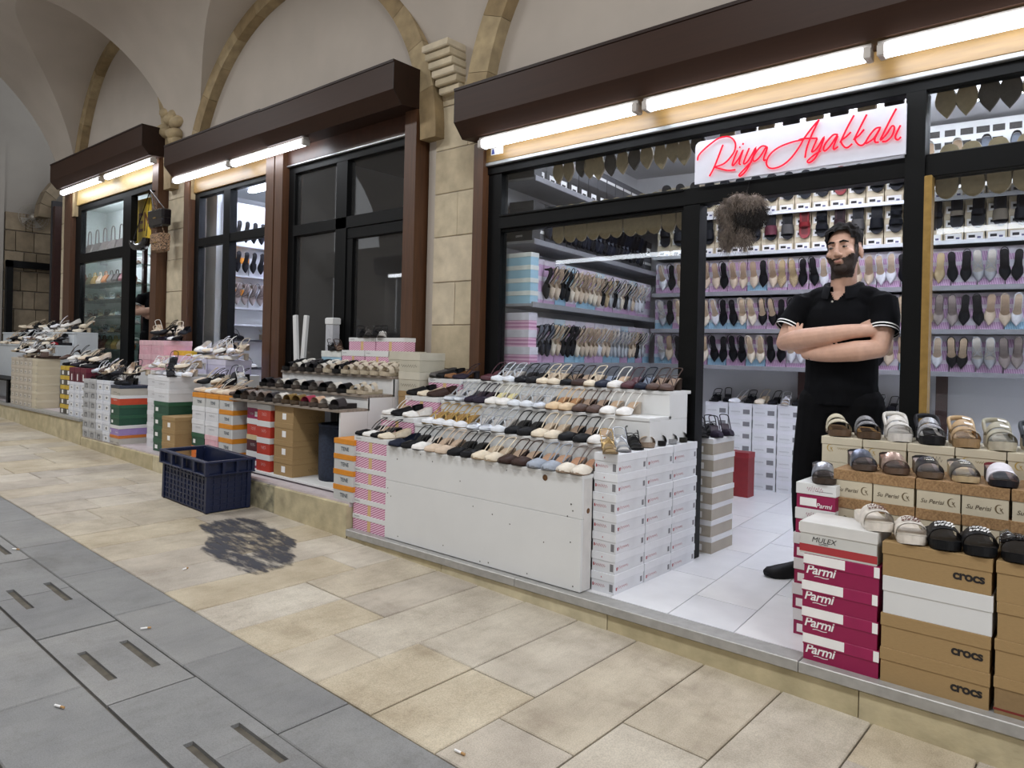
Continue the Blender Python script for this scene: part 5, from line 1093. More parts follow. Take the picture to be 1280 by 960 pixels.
for r_, (y, z, x0, n, dx, nm) in enumerate(((.15, .9212, -10.62, 10, .1, 'on the beige boxes'), (.4, 1.0805, -12.2, 19, .115, 'on the lower step of the far stand'), (.64, 1.2505, -12.2, 19, .115, 'on the upper step of the far stand'), (.19, .8612, -8.97, 4, .09, 'on the yellow lid boxes'), (.17, .8545, -8.63, 5, .095, 'on the maroon boxes'))):
    for i in range(n):
        c = far[(i * 7 + r_ * 3 + i // 3) % len(far)] if r_ < 3 else (HK, WHB, HK, PUR, HK)[i % 5]
        shoe('piled_shoe', ('sling', 'ballet', 'heelsling', 'strappy', 'slide')[(i + r_) % 5] if r_ < 3 else 'sling', c, (x0 + dx * i, y + R.uniform(-.02, .02), z), R.uniform(-.5, .9), '%s shoe %s, %s along' % (HN.get(id(c)) or CN[id(c)], nm, nth(i)), 'shoes ' + nm, parts=False)
tag(link('red_shoe', shoe_one('ballet', ('#9A1420:gloss', '#6A1A20', '#3A1416', '#9A1420')), None, (-10.15, .36, 1.0805), (0, 0, .9)), 'single glossy red shoe on the lower step of the far stand', 'shoe')
t = tag(link('low_table', box_mesh('low_table', -1.0, 1.0, 0, .3, .28, .3, m_black, .003), None, (-11.75, .0, .3355)), 'low dark table at the far end of the ledge', 'table')
link('leg', box_mesh('leg', .9, .97, .02, .28, 0, .28, m_black), t)
# loose second layer of the piles
PILE = [HK, HW, HB, HK, WHT, HC, BRN, HK, HS, CRM, HK, WHB]
for zi, (x0, x1, y0, y1, z, n, nm) in enumerate(((-10.6, -9.75, .06, .22, .985, 9, 'beige box pile'), (-12.3, -10.1, .34, .48, 1.14, 14, 'lower step pile of the far stand'), (-12.3, -10.1, .56, .74, 1.31, 14, 'upper step pile of the far stand'), (-8.95, -8.25, .1, .25, .93, 8, 'maroon box pile'), (-8.1, -7.3, .08, .25, .815, 10, 'grey box pile'), (-7.0, -6.5, .2, .4, .9, 8, 'white stack pile'), (-6.9, -6.2, .6, .72, 1.055, 8, 'lilac box pile'), (-6.3, -5.75, .36, .5, .785, 7, 'pile behind the orange boxes'), (-8.1, -7.45, .6, .74, 1.225, 7, 'pale pink box pile'))):
    for i in range(n):
        c = PILE[(i * 5 + zi * 2) % 12] if zi not in (5, 6) else (WHT, HW, CRM, HW, HK)[i % 5]
        st = ('sling', 'strappy', 'ballet', 'heelsling')[(i + zi) % 4]; rt = (R.uniform(-.1, .3), R.uniform(-.35, .35), R.uniform(-.7, 1.2)); x = x0 + (x1 - x0) * (i + .5) / n
        shoe('piled_shoe', st, c, (x, R.uniform(y0, y1), z + rest(st, c, rt) - .004), 0, '%s shoe lying loose on the %s, %s along' % (HN.get(id(c)) or CN[id(c)], nm, nth(i)), 'loose shoes, ' + nm, parts=False, rot=rt)
# handbag shop: shelves of shoes and bags, hanging bags, sign
def bag(name, c, w, h, loc, label, handles=True, group=None, kind='matte', rz=0, tall=.12):
    t = thing(name, label, 'handbag', loc, (0, 0, rz), group); m = leather(c, kind)
    link('body', MB().grid([[(-w / 2, -.05, 0), (w / 2, -.05, 0), (w / 2, .05, 0), (-w / 2, .05, 0)], [(-w / 2 * 1.05, -.06, h * .4), (w / 2 * 1.05, -.06, h * .4), (w / 2 * 1.05, .06, h * .4), (-w / 2 * 1.05, .06, h * .4)], [(-w / 2 * .88, -.02, h), (w / 2 * .88, -.02, h), (w / 2 * .88, .02, h), (-w / 2 * .88, .02, h)]], 0, False, True).add([(-w / 2, -.05, 0), (w / 2, -.05, 0), (w / 2, .05, 0), (-w / 2, .05, 0)], [(3, 2, 1, 0)]).mesh('body', m), t)
    if handles: link('handle', MB().tube(spline([(-w * .28, -.02, h), (-w * .22, -.02, h + tall * .8), (0, -.02, h + tall), (w * .22, -.02, h + tall * .8), (w * .28, -.02, h)], 4), .008, 5).mesh('handle', m), t)
    return t
for i in range(5): bag('tote_bag', ('#77706C', '#6C6663', '#7D7571', '#736C69', '#665F5D')[i], .24, .22, (-12.12 + .3 * i, 1.4, 2.401), 'grey tote bag with tall handle in the upper window, %s from the far wood post' % nth(i), True, 'grey tote bags', tall=.2)
m_gsh = MG('shelf_glass', '#D8E8E4', 1.2, .15)
ZG = [1.03, 1.27, 1.5, 1.74, 1.98, 2.39]
for j, z in enumerate(ZG):
    t = thing('glass_shelf', 'glass shelf in the handbag shop window, %s from below' % nth(j), 'shelf', (-11.5, 1.25, z)); link('pane', box_mesh('pane', -.98, .9, 0, .4, 0, .01, m_gsh), t)
    for xx in (-.95, -.1, .85): link('bracket', box_mesh('bracket', xx, xx + .015, .4, .5, -.03, 0, m_alu), t)
cc = ['#A0642E', '#6E3A3E', '#B99A5A', '#57534E', '#8C5A48', '#C8B8A4', '#3A3634', '#7E7A5A']
for j, z in enumerate(ZG[:5]):
    for i in range(9):
        x = -12.35 + .21 * i
        if j == 4 or (j == 0): bag('small_bag', cc[(i * 3 + j) % 8], .16, .14, (x, 1.42, z + .0105), 'small bag on the %s glass shelf, %s along' % (('lowest', '', '', '', 'top')[j], nth(i)), True, 'small bags on the %s glass shelf' % ('lowest', '', '', '', 'top')[j], tall=.05)
        else:
            c = (HG, HK, HB, HS, HW, BRN, HK)[(i + j * 2) % 7]
            shoe('display_shoe', ('strappy', 'heelsling', 'netsling')[(i + j) % 3], c, (x, 1.42, z + .0105), 1.2 + R.uniform(-.3, .3), '%s heel on the %s glass shelf, %s along' % (HN.get(id(c)) or CN[id(c)], ('', 'second', 'third', 'fourth')[j], nth(i)), 'heels on the %s glass shelf' % ('', 'second', 'third', 'fourth')[j], parts=False)
t = thing('corner_shelf', 'narrow shelf tower with shoes beside the hanging handbags', 'shelf', (-10.35, 1.45, .335)); link('post', box_mesh('post', -.03, .03, .0, .05, 0, 2.2, m_brown_post), t)
for j in range(5): link('shelf_pane', box_mesh('shelf_pane', -.28, .22, -.12, .05, .78 + .27 * j, .79 + .27 * j, m_gsh), t)
for j in range(5): shoe('display_shoe', ('slide', 'strappy', 'ballet')[j % 3], (WHT, HS, CRM, HB, TNB)[j], (-10.42, 1.42, .335 + .7905 + .27 * j), 1.1, '%s shoe on the narrow shelf tower, %s up' % (('white', 'silver', 'cream', 'beige', 'tan')[j], nth(j)), 'shoes on the narrow tower', parts=False)
t = thing('yellow_sign', 'yellow sign panel with brown lettering behind the upper handbag shop window', 'sign', (-9.5, 1.12, 2.42)); link('panel', box_mesh('panel', -.32, .4, 0, .02, 0, .55, M('yellow_panel', '#D9B836', .5, var=.05), .002), t)
link('lettering', text_mesh('EN', .34, ink('#7A4A22'), 0, .004), t, (.0, -.002, .24), (math.pi / 2, 0, 0))
m_leop = M('leopard_print', '#B08E6E', .6, scale=90, col2='#2E221C', contrast=.12)
HOOK = Vector((-8.62, .84, 2.9))
for nm, lab, m, x, z, w, h, kind in (('flap_bag', 'glossy black flap handbag hung on the wood post', leather('#131216', 'gloss'), -8.33, 2.44, .34, .19, 0), ('leopard_bag', 'leopard print shoulder bag hung below the black flap bag', m_leop, -8.3, 2.16, .26, .2, 0), ('hobo_bag', 'black crescent shoulder bag hung before the yellow sign', leather('#16151A', 'gloss'), -8.85, 2.26, .42, .2, 1)):
    t = thing(nm, lab, 'handbag', (x, .8, z)); mb = MB()
    if kind == 0:
        mb.box(-w / 2, w / 2, -.05, .05, 0, h, 0, .02); link('body', mb.mesh('body', m), t); link('flap', box_mesh('flap', -w / 2 - .004, w / 2 + .004, -.058, .05, h * .45, h + .006, m, .012), t); link('clasp', box_mesh('clasp', -.03, .03, -.064, -.056, h * .48, h * .55, m_gold, .002), t)
    else:
        rows = [[(w / 2 * math.cos(a) * q, .045 * s_, -.01 - .13 * math.sin(a) * (1 if q > .8 else .45) + .1) for q, s_ in ((1, 0), (.95, -1), (.78, -.9), (.72, 0), (.78, .9), (.95, 1))] for a in [math.pi * k / 12 for k in range(13)]]
        mb.grid(rows, 0, True, True); link('body', mb.mesh('body', m), t)
    hk = HOOK - Vector((x, .8, z)) + Vector((0, -.03, 0))
    link('strap', MB().tube([(-w * .42, 0, h * (.95 if kind == 0 else .55)), tuple(hk), (w * .42, 0, h * (.95 if kind == 0 else .55))], .006, 5).mesh('strap', m), t)
tag(link('wall_hook', MB().tube([(-8.66, .9, 2.905), (-8.66, .8, 2.9)], .01, 6).mesh('wall_hook', m_black)), 'black hook on the wood post holding the handbags', 'hook')
# bright middle shop interior
t = thing('shoe_rack', 'white shoe rack along the inner wall of the bright middle shop', 'shelf', (-7.72, 1.27, .16))
link('back', box_mesh('back', -.06, -.04, 0, 2.0, 0, 2.6, m_white), t)
for z in (.72, 1.04, 1.21, 1.4, 1.76, 2.1): link('shelf_board', box_mesh('shelf_board', -.04, .14, 0, 2.0, z - .02, z, m_dark if z < 1.1 else m_shelfw, .002), t)
for i in range(9):
    for z, c, nm in ((1.4, HT, 'taupe'), (1.76, HK, 'black'), (2.1, HK, 'black')):
        shoe('hung_shoe', 'mule' if c is HK else 'netsling', c, (-7.577, 1.33 + .095 * i, .16 + z + .145), 0, '%s shoe on the rack of the bright middle shop, z' % nm if False else '%s shoe hung on the %s board of the middle shop rack, %s from the street' % (nm, {1.4: 'lower', 1.76: 'middle', 2.1: 'upper'}[z], nth(i)), 'shoes hung on the %s board of the middle shop rack' % {1.4: 'lower', 1.76: 'middle', 2.1: 'upper'}[z], parts=False, rot=(math.pi / 2, 0, math.pi / 2))
    if i < 6: shoe('rack_shoe', 'sling', (HK, WHB, HC)[i % 3], (-7.64, 1.4 + .17 * i, .8805 if i % 2 else 1.2005), 1.57, '%s flat shoe on a low board of the middle shop rack, %s from the street' % (('black', 'white', 'cream')[i % 3], nth(i)), 'flat shoes on the middle shop rack', parts=False)
for i in range(8):
    for z in (1.4005, 1.7605): shoebox('plainwhite' if i % 3 else 'orange', -7.69, 1.39 + .225 * i, .16 + z, .13, .22, .2, '%s box on the %s board of the middle shop rack, %s from the street' % ('white' if i % 3 else 'orange lid', 'lower' if z < 1.7 else 'middle', nth(i)), 'boxes on the middle shop rack')
t = thing('wall_fan', 'round wall fan with wire grille on the far end wall', 'fan', (-13.92, 1.12, 3.19))
mf = M('fan_grey', '#A9A39A', .4, .3)
link('hub', MB().lathe([(.0, .1), (.05, .09), (.05, -.06), (.0, -.06)], 12, (0, 0, 0), 0, 'x').mesh('hub', mf), t)
for k in range(4):
    a = k * math.pi / 2 + .5; link('blade', MB().prism([(.04 * math.cos(a), .04 * math.sin(a)), (.19 * math.cos(a - .35), .19 * math.sin(a - .35)), (.2 * math.cos(a + .2), .2 * math.sin(a + .2))], 'x', .03, .036).mesh('blade', mf), t)
mb = MB()
for r_ in (.08, .13, .18, .22): mb.tube([(.08 if r_ < .2 else .05, r_ * math.cos(k / 16 * math.tau), r_ * math.sin(k / 16 * math.tau)) for k in range(16)], .004, 4, closed=True)
for k in range(16): mb.tube([(.085, 0, 0), (.05, .22 * math.cos(k / 16 * math.tau), .22 * math.sin(k / 16 * math.tau))], .003, 4)
link('grille', mb.mesh('grille', mf), t)['kind'] = 'stuff'

# ================================================================== NEON SIGN, FUR, CRATE, SMALL THINGS
t = thing('neon_sign', 'white sign board with red neon script over the shop doorway', 'sign', (-1.31, .895, 2.066))
mb = MB(); w, h, r = .519, .231, .03
pts = [(-w + r - r * math.cos(a), h - r + r * math.sin(a)) for a in (0, .5, 1.05, 1.57)] + [(w, h), (w, 0), (-w, 0)]
mb.prism(pts, 'y', -.012, .0); link('board', mb.mesh('board', M('white_sign_board', '#DDDFEC', .35, var=.03)), t)
NEON = [[(-1.665,2.254),(-1.688,2.197),(-1.712,2.14),(-1.738,2.096)],[(-1.81,2.193),(-1.805,2.216),(-1.78,2.241),(-1.735,2.271),(-1.691,2.292),(-1.646,2.294),(-1.617,2.281),(-1.597,2.252),(-1.598,2.215),(-1.619,2.182),(-1.653,2.154),(-1.692,2.144),(-1.714,2.143),(-1.677,2.128),(-1.632,2.112),(-1.593,2.111)],[(-1.584,2.211),(-1.609,2.148),(-1.604,2.135),(-1.573,2.17),(-1.553,2.208),(-1.573,2.147),(-1.565,2.133)],[(-1.573,2.221),(-1.569,2.228)],[(-1.556,2.235),(-1.552,2.243)],[(-1.52,2.212),(-1.547,2.147),(-1.544,2.133),(-1.523,2.148),(-1.483,2.21),(-1.509,2.141),(-1.536,2.095),(-1.564,2.073),(-1.571,2.08),(-1.55,2.1),(-1.504,2.141)],[(-1.432,2.206),(-1.455,2.21),(-1.482,2.187),(-1.5,2.154),(-1.49,2.139),(-1.463,2.157),(-1.432,2.201),(-1.427,2.192),(-1.442,2.149),(-1.44,2.135),(-1.431,2.138)],[(-1.244,2.207),(-1.299,2.205),(-1.365,2.19),(-1.409,2.162),(-1.428,2.124),(-1.416,2.096),(-1.385,2.087),(-1.341,2.098),(-1.298,2.131),(-1.26,2.181),(-1.242,2.212),(-1.205,2.258),(-1.172,2.292)],[(-1.085,2.204),(-1.105,2.205),(-1.137,2.173),(-1.148,2.145),(-1.14,2.135),(-1.116,2.156),(-1.083,2.203),(-1.1,2.154),(-1.1,2.135),(-1.08,2.146)],[(-1.179,2.201),(-1.198,2.157),(-1.202,2.139),(-1.178,2.154),(-1.146,2.204),(-1.165,2.147),(-1.189,2.104),(-1.214,2.089),(-1.222,2.099),(-1.193,2.122),(-1.161,2.138)],[(-1.267,2.21),(-1.242,2.212),(-1.179,2.203)],[(-1.172,2.292),(-1.204,2.227),(-1.228,2.162),(-1.235,2.116)],[(-1.012,2.282),(-1.042,2.227),(-1.072,2.162)],[(-1.024,2.205),(-1.045,2.186),(-1.068,2.169),(-1.052,2.139),(-1.036,2.134),(-1.017,2.148)],[(-0.956,2.275),(-0.983,2.221),(-1.011,2.164)],[(-0.966,2.207),(-0.986,2.184),(-1.005,2.167),(-0.989,2.139),(-0.97,2.134),(-0.955,2.15)],[(-0.894,2.202),(-0.915,2.202),(-0.94,2.176),(-0.959,2.142),(-0.944,2.144),(-0.921,2.16),(-0.896,2.2),(-0.917,2.16),(-0.917,2.139),(-0.902,2.136)],[(-0.831,2.277),(-0.856,2.229),(-0.884,2.17),(-0.895,2.143),(-0.869,2.167),(-0.848,2.2),(-0.837,2.19),(-0.847,2.155),(-0.869,2.135),(-0.887,2.136)],[(-0.812,2.197),(-0.829,2.16),(-0.832,2.141),(-0.821,2.133),(-0.809,2.144)]]
m_neon = ME('neon_red', '#FF2038', 1.5)
GR = [0] * 2 + [1] * 3 + [2, 3] + [4] + [6, 5, 4, 4] + [7] * 2 + [8] * 2 + [9, 10, 11]   # strokes -> letters
for g in range(12):
    mb = MB()
    for s_, q in zip(NEON, GR):
        if q == g: mb.tube(spline([(x + 1.31, -.022, z - 2.066) for x, z in s_], 4), .0042, 6)
    if mb.v: link('neon_letter', mb.mesh('neon_letter', m_neon), t)
t = thing('sticker', 'small white and blue sticker on the wooden shop header', 'sticker', (-3.31, .899, 2.5)); link('paper', box_mesh('paper', -.055, .055, -.001, .001, -.025, .025, W_), t); link('blue_print', MB().prism([(-.05, -.02), (-.02, -.02), (-.03, .015), (-.042, .015)], 'y', -.0016, -.001).mesh('blue_print', ink('#3B4A9A')), t)
# hanging shaggy fur
t = thing('shaggy_fur', 'grey brown shaggy fur hung from the door lintel beside the neon sign', 'fur', (-1.53, .84, 1.86)); rr = random.Random(21)
m_fur = M('grey_brown_fur', '#6B6058', .9, var=.4, scale=40); m_furd = M('dark_fur', '#1E1A19', .9, var=.3)
LB = [((-.09, 0, .03), (.06, .045, .05), 0), ((-.03, 0, .075), (.075, .05, .045), 0), ((.05, 0, .055), (.07, .05, .05), 0), ((-.07, 0, -.06), (.04, .035, .08), 0), ((.02, .0, -.02), (.07, .045, .07), 1), ((.075, 0, -.0), (.05, .04, .06), 1), ((.01, 0, -.1), (.04, .035, .06), 0), ((-.085, 0, -.11), (.03, .03, .05), 0)]
mb = MB()
for c, r_, k in LB: mb.ell(c, tuple(q * .82 for q in r_), 12, 9, k)
link('fur_body', mb.mesh('fur_body', [m_fur, m_furd]), t); mb = MB()
for c, r_, k in LB:
    for _ in range(520):
        d = Vector((rr.gauss(0, 1), rr.gauss(0, 1), rr.gauss(0, 1))).normalized(); p = Vector(c) + Vector((d.x * r_[0], d.y * r_[1], d.z * r_[2])) * .8
        q = p + d * .014 + Vector((rr.gauss(0, .008), rr.gauss(0, .008), -.012 + rr.gauss(0, .007))); e = p + d * .022 + Vector((rr.gauss(0, .014), rr.gauss(0, .012), -.034 + rr.gauss(0, .012)))
        s_ = Vector((.0011, .0006, 0)); mb.add([p - s_, p + s_, q + s_ * .8, q - s_ * .8, e], [(0, 1, 2, 3), (3, 2, 4)], k)
link('fur_strands', mb.mesh('fur_strands', [m_fur, m_furd]), t)['kind'] = 'stuff'
link('cord', MB().tube([(.0, .03, .1), (.0, .075, .19)], .003, 5).mesh('cord', m_black), t)
# navy plastic crate
cr = thing('plastic_crate', 'empty navy plastic crate with lattice sides standing on the street', 'crate', (-5.105, -.205, -.165 + .0275 * 5.105 + .002), (0, .0275, 0))
m_navy = M('navy_plastic', '#16203F', .42, var=.12, scale=20); CX_, CY_, CH_ = .355, .18, .36
def wall_panel(name, f, half, z0, z1, holes=None):
    mb = MB(); n = 12 if half > .3 else 6; th = .006
    def B(u0, u1, a, b, za, zb):
        if f[0] == 'y': mb.box(u0, u1, *sorted((f[1] * a, f[1] * b)), za, zb)
        else: mb.box(*sorted((f[1] * a, f[1] * b)), u0, u1, za, zb)
    d = (CY_ if f[0] == 'y' else CX_) - .02
    if name == 'side_wall': B(-half + .02, half - .02, d - .014, d - .008, z0, z1 if not holes else z1 - .075)
    if holes and name == 'side_wall':
        B(-half + .02, -.08, d - .014, d - .008, z1 - .075, z1); B(.08, half - .02, d - .014, d - .008, z1 - .075, z1); B(-.08, .08, d - .014, d - .008, z1 - .015, z1)
    if name == 'lattice':
        for k in range(n + 1): u = -half + .025 + (2 * half - .05) * k / n; B(u - .0045, u + .0045, d - .009, d - .002, z0, z1 - .09)
        for k in range(8): z = z0 + (z1 - .09 - z0) * k / 7; B(-half + .02, half - .02, d - .009, d - .0025, z - .0045, z + .0045)
    return mb.mesh(name, m_navy)
for f, hf in ((('y', -1), CX_), (('y', 1), CX_), (('x', -1), CY_), (('x', 1), CY_)):
    link('side_wall', wall_panel('side_wall', f, hf, .01, CH_ - .01, f == ('x', -1)), cr); l = link('lattice', wall_panel('lattice', f, hf, .012, CH_ - .0), cr); l['kind'] = 'stuff'
link('floor_panel', box_mesh('floor_panel', -CX_ + .03, CX_ - .03, -CY_ + .03, CY_ - .03, 0, .012, m_navy, .003), cr)
for nm, z0, z1, o in (('top_rim', CH_ - .014, CH_, .006), ('rim_band', CH_ - .1, CH_ - .088, .004)):
    for a, b in ((-1, 0), (1, 0), (0, -1), (0, 1)):
        if a: x0, x1 = sorted((a * (CX_ - .03), a * (CX_ + o))); link(nm, box_mesh(nm, x0, x1, -CY_ - o, CY_ + o, z0, z1, m_navy, .003), cr)
        else: y0, y1 = sorted((b * (CY_ - .03), b * (CY_ + o))); link(nm, box_mesh(nm, -CX_ + .03, CX_ - .03, y0, y1, z0, z1, m_navy, .003), cr)
mb = MB()
for x in (-CX_ - .002, -.17, .0, .17, CX_ - .022): mb.box(x, x + .024, -CY_ - .003, -CY_ + .02, CH_ - .09, CH_ - .012)
for y in (-CY_, -.06, .04, CY_ - .02): mb.box(CX_ - .02, CX_ + .003, y, y + .02, CH_ - .09, CH_ - .012)
s = link('rim_post', mb.mesh('rim_post', m_navy), cr); s['kind'] = 'stuff'
for sx in (-1, 1):
    for sy in (-1, 1): link('corner_post', box_mesh('corner_post', *sorted((sx * (CX_ - .045), sx * (CX_ - .016))), *sorted((sy * (CY_ - .045), sy * (CY_ - .016))), 0, CH_ - .01, m_navy, .006), cr)
# tar stain on the paving (a thin uneven film, part of the floor)
m_st = bpy.data.materials.new('tar_film'); m_st.use_nodes = True; nt = m_st.node_tree; n = nt.nodes; L = nt.links; b = n['Principled BSDF']; b.inputs['Base Color'].default_value = (*rgb('#3E3F48'), 1); b.inputs['Roughness'].default_value = .7
tc = n.new('ShaderNodeTexCoord'); mp = n.new('ShaderNodeMapping'); mp.inputs['Scale'].default_value = (2.2, 7, 1); mp.inputs['Rotation'].default_value = (0, 0, .35); L.new(tc.outputs['Object'], mp.inputs[0])
nz = n.new('ShaderNodeTexNoise'); nz.inputs['Scale'].default_value = 2.6; nz.inputs['Detail'].default_value = 8; nz.inputs['Roughness'].default_value = .65; L.new(mp.outputs[0], nz.inputs['Vector'])
at = n.new('ShaderNodeVertexColor'); at.layer_name = 'thickness'
ad = n.new('ShaderNodeMath'); ad.operation = 'ADD'; L.new(nz.outputs['Fac'], ad.inputs[0]); L.new(at.outputs['Color'], ad.inputs[1])
crp = n.new('ShaderNodeValToRGB'); crp.color_ramp.elements[0].position = .78; crp.color_ramp.elements[1].position = .98; L.new(ad.outputs[0], crp.inputs['Fac'])
mlt = n.new('ShaderNodeMath'); mlt.operation = 'MULTIPLY'; mlt.inputs[1].default_value = .88; L.new(crp.outputs['Color'], mlt.inputs[0]); L.new(mlt.outputs[0], b.inputs['Alpha'])
SP = [(-4.566, -0.536), (-4.614, -0.398), (-4.607, -0.287), (-4.575, -0.199), (-4.475, -0.16), (-4.342, -0.166), (-4.213, -0.172), (-4.102, -0.193), (-3.956, -0.225), (-3.845, -0.233), (-3.715, -0.317), (-3.621, -0.405), (-3.532, -0.441), (-3.427, -0.539), (-3.419, -0.613), (-3.405, -0.716), (-3.415, -0.766), (-3.504, -0.789), (-3.655, -0.799), (-3.777, -0.81), (-3.913, -0.788), (-4.033, -0.786), (-4.13, -0.701), (-4.246, -0.624), (-4.435, -0.562)]
c0 = Vector((sum(p[0] for p in SP) / len(SP), sum(p[1] for p in SP) / len(SP))); mb = MB(); rows = []
for q in (0.02, .35, .6, .8, .93, 1.06): rows.append([(c0.x + (p[0] - c0.x) * q, c0.y + (p[1] - c0.y) * q, .0024) for p in SP])
mb.grid(rows, 0, False, True); me = mb.mesh('tar_stain', m_st)
vc = me.color_attributes.new('thickness', 'FLOAT_COLOR', 'POINT')
for i, d in enumerate(vc.data): k = (.42, .4, .44, .46, .36, 0)[i // len(SP)]; d.color = (k, k, k, 1)
link('tar_stain', me, floor)['label'] = 'dark tar stain smeared over the beige paving'
for i, (x, y, r_) in enumerate(((-2.67, -1.9, .4), (-3.12, -1.44, 1.2), (-1.55, -1.15, .1), (-3.75, -.98, 2.0), (-4.66, -1.5, .6))):
    tt = thing('cigarette_butt', 'white cigarette butt %s' % ('on the last grey strip', 'in the joint of the drain strip', 'on the beige edge near the frame bottom', 'on the beige paving by the grey strip', 'near the far drain slot')[i], 'cigarette butt', (x, y, -.165 - .0275 * x + .0065), (0, .0275, r_))
    link('paper', MB().tube([(-.018, 0, 0), (.008, 0, 0)], .004, 7).mesh('paper', W_), tt); link('filter', MB().tube([(.008, 0, 0), (.022, 0, 0)], .0041, 7).mesh('filter', ink('#B08A5A')), tt)

# ================================================================== THE SHOPKEEPER
def voxel(mb, size, smooth_n=3, fac=.5):
    me = mb.mesh('clay', m_black); o = bpy.data.objects.new('clay', me); COL.objects.link(o)
    md = o.modifiers.new('r', 'REMESH'); md.mode = 'VOXEL'; md.voxel_size = size; md.use_smooth_shade = True
    sm = o.modifiers.new('s', 'SMOOTH'); sm.iterations = smooth_n; sm.factor = fac
    dg = bpy.context.evaluated_depsgraph_get(); dg.update(); out = bpy.data.meshes.new_from_object(o.evaluated_get(dg))
    bpy.data.objects.remove(o); return out
def limb(mb, pts, rs, n=14):
    P = spline(pts, 4); R_ = []
    for i in range(len(P)): f = i / (len(P) - 1) * (len(rs) - 1); k = min(int(f), len(rs) - 2); R_.append(rs[k] + (rs[k + 1] - rs[k]) * (f - k))
    mb.tube(P, R_, n); mb.ell(P[0], (R_[0],) * 3, 12, 8); mb.ell(P[-1], (R_[-1],) * 3, 12, 8)
HC_ = Vector((.005, -.012, 1.662)); HR = Matrix.Rotation(math.radians(-1), 3, 'Z') @ Matrix.Rotation(math.radians(-6), 3, 'Y') @ Matrix.Rotation(math.radians(-4), 3, 'X')
hp = lambda x, y, z: HC_ + HR @ Vector((x, y, z))
body = MB()
def E(c, r_): body.ell(c, r_, 16, 12)
def EH(c, r_): body.ell(hp(*c), r_, 16, 12, 0, HR)
E((0, .01, .95), (.15, .1, .12)); E((0, .005, 1.09), (.135, .095, .13)); E((0, .005, 1.28), (.16, .112, .18)); E((0, .015, 1.4), (.165, .09, .08)); E((-.165, .015, 1.395), (.046,) * 3); E((.165, .015, 1.39), (.046,) * 3)
limb(body, [(0, .03, 1.4), (0, .015, 1.5), tuple(hp(0, .01, -.05))], [.075, .06, .056])
A1 = dict(sh=(-.185, .012, 1.37), el=(-.252, -.075, 1.205)); A2 = dict(sh=(.185, .012, 1.365), el=(.192, -.085, 1.18))
limb(body, [A1['sh'], (-.226, -.022, 1.305), A1['el']], [.046, .05, .043]); limb(body, [A1['el'], (-.15, -.15, 1.222), (-.03, -.172, 1.238), (.08, -.145, 1.258), (.16, -.09, 1.266)], [.043, .05, .045, .036, .03])
limb(body, [A2['sh'], (.2, -.025, 1.295), A2['el']], [.046, .051, .044]); limb(body, [A2['el'], (.11, -.155, 1.166), (-.02, -.165, 1.15), (-.125, -.125, 1.15)], [.044, .05, .04, .029])
# right hand tucked behind the left upper arm; left hand closed over the right upper arm
body.ell((.135, -.085, 1.272), (.042, .022, .036), 12, 8)
for k in range(4): limb(body, [(.15, -.07, 1.296 - .018 * k), (.18, -.05, 1.298 - .02 * k), (.195 - .004 * abs(k - 1), -.03, 1.296 - .02 * k)], [.0085, .0078, .007], 8)
limb(body, [(.115, -.09, 1.29), (.135, -.08, 1.305), (.15, -.06, 1.315)], [.011, .009, .008], 8)
body.ell((-.165, -.118, 1.19), (.034, .022, .045), 12, 8)
for k in range(4): limb(body, [(-.158 - .018 * k, -.115, 1.235), (-.16 - .02 * k, -.108, 1.272), (-.163 - .021 * k, -.088, 1.302 - .004 * abs(k - 1))], [.0088, .008, .007], 8)
limb(body, [(-.14, -.12, 1.2), (-.128, -.125, 1.235), (-.13, -.125, 1.26)], [.011, .009, .008], 8)
# head
EH((0, .018, .03), (.077, .096, .088)); EH((0, -.022, -.025), (.065, .072, .088)); EH((0, -.035, -.075), (.052, .052, .045)); EH((0, -.074, -.1), (.026, .02, .02)); EH((0, -.084, .026), (.05, .012, .011))
for sx in (-1, 1): EH((sx * .042, -.062, -.028), (.022, .022, .022)); EH((sx * .077, .012, -.018), (.01, .02, .032)); EH((sx * .012, -.104, -.04), (.009, .01, .008)); EH((sx * .03, -.079, -.004), (.016, .01, .009))
body.tube([hp(0, -.09, .018), hp(0, -.106, -.012), hp(0, -.116, -.034)], [.009, .0105, .0125], 10); body.ell(hp(0, -.113, -.036), (.0125,) * 3, 10, 8); EH((0, -.098, -.066), (.023, .009, .0055)); EH((0, -.096, -.076), (.02, .009, .0065))
skin = M('skin', '#CBA28D', .5, var=.1, scale=25); hairm = M('dark_brown_hair', '#15100E', .8, spec=.2, var=.35, scale=120, bump=.5, bscale=260); beardm = M('short_beard', '#2E211B', .75, var=.3, scale=200, bump=.5, bscale=300)
man = thing('person', 'bearded man in black polo shirt standing arms crossed in the shop doorway', 'person', (-1.09, 1.03, 0))
bm = voxel(body, .0048, 3); bm.materials.clear(); bm.materials.append(skin); bm.polygons.foreach_set('material_index', [0] * len(bm.polygons)); link('body', bm, man)
HRi = HR.inverted()
def shell(name, pred, thick, mat, extra=0.0):
    idx = {}; vs = []; fs = []; loc = [HRi @ (v.co - HC_) for v in bm.vertices]
    for p in bm.polygons:
        if bm.vertices[p.vertices[0]].co.z < 1.46: continue
        if all(pred(loc[i]) for i in p.vertices):
            f = []
            for i in p.vertices:
                if i not in idx:
                    idx[i] = len(vs); v = bm.vertices[i]; q = loc[i]
                    vs.append(v.co + v.normal * (thick(q) * (1 + extra * mnoise.noise(v.co * 60))))
                f.append(idx[i])
            fs.append(f)
    mb = MB(); mb.add(vs, fs, 0, True); return link(name, mb.mesh(name, mat), man)
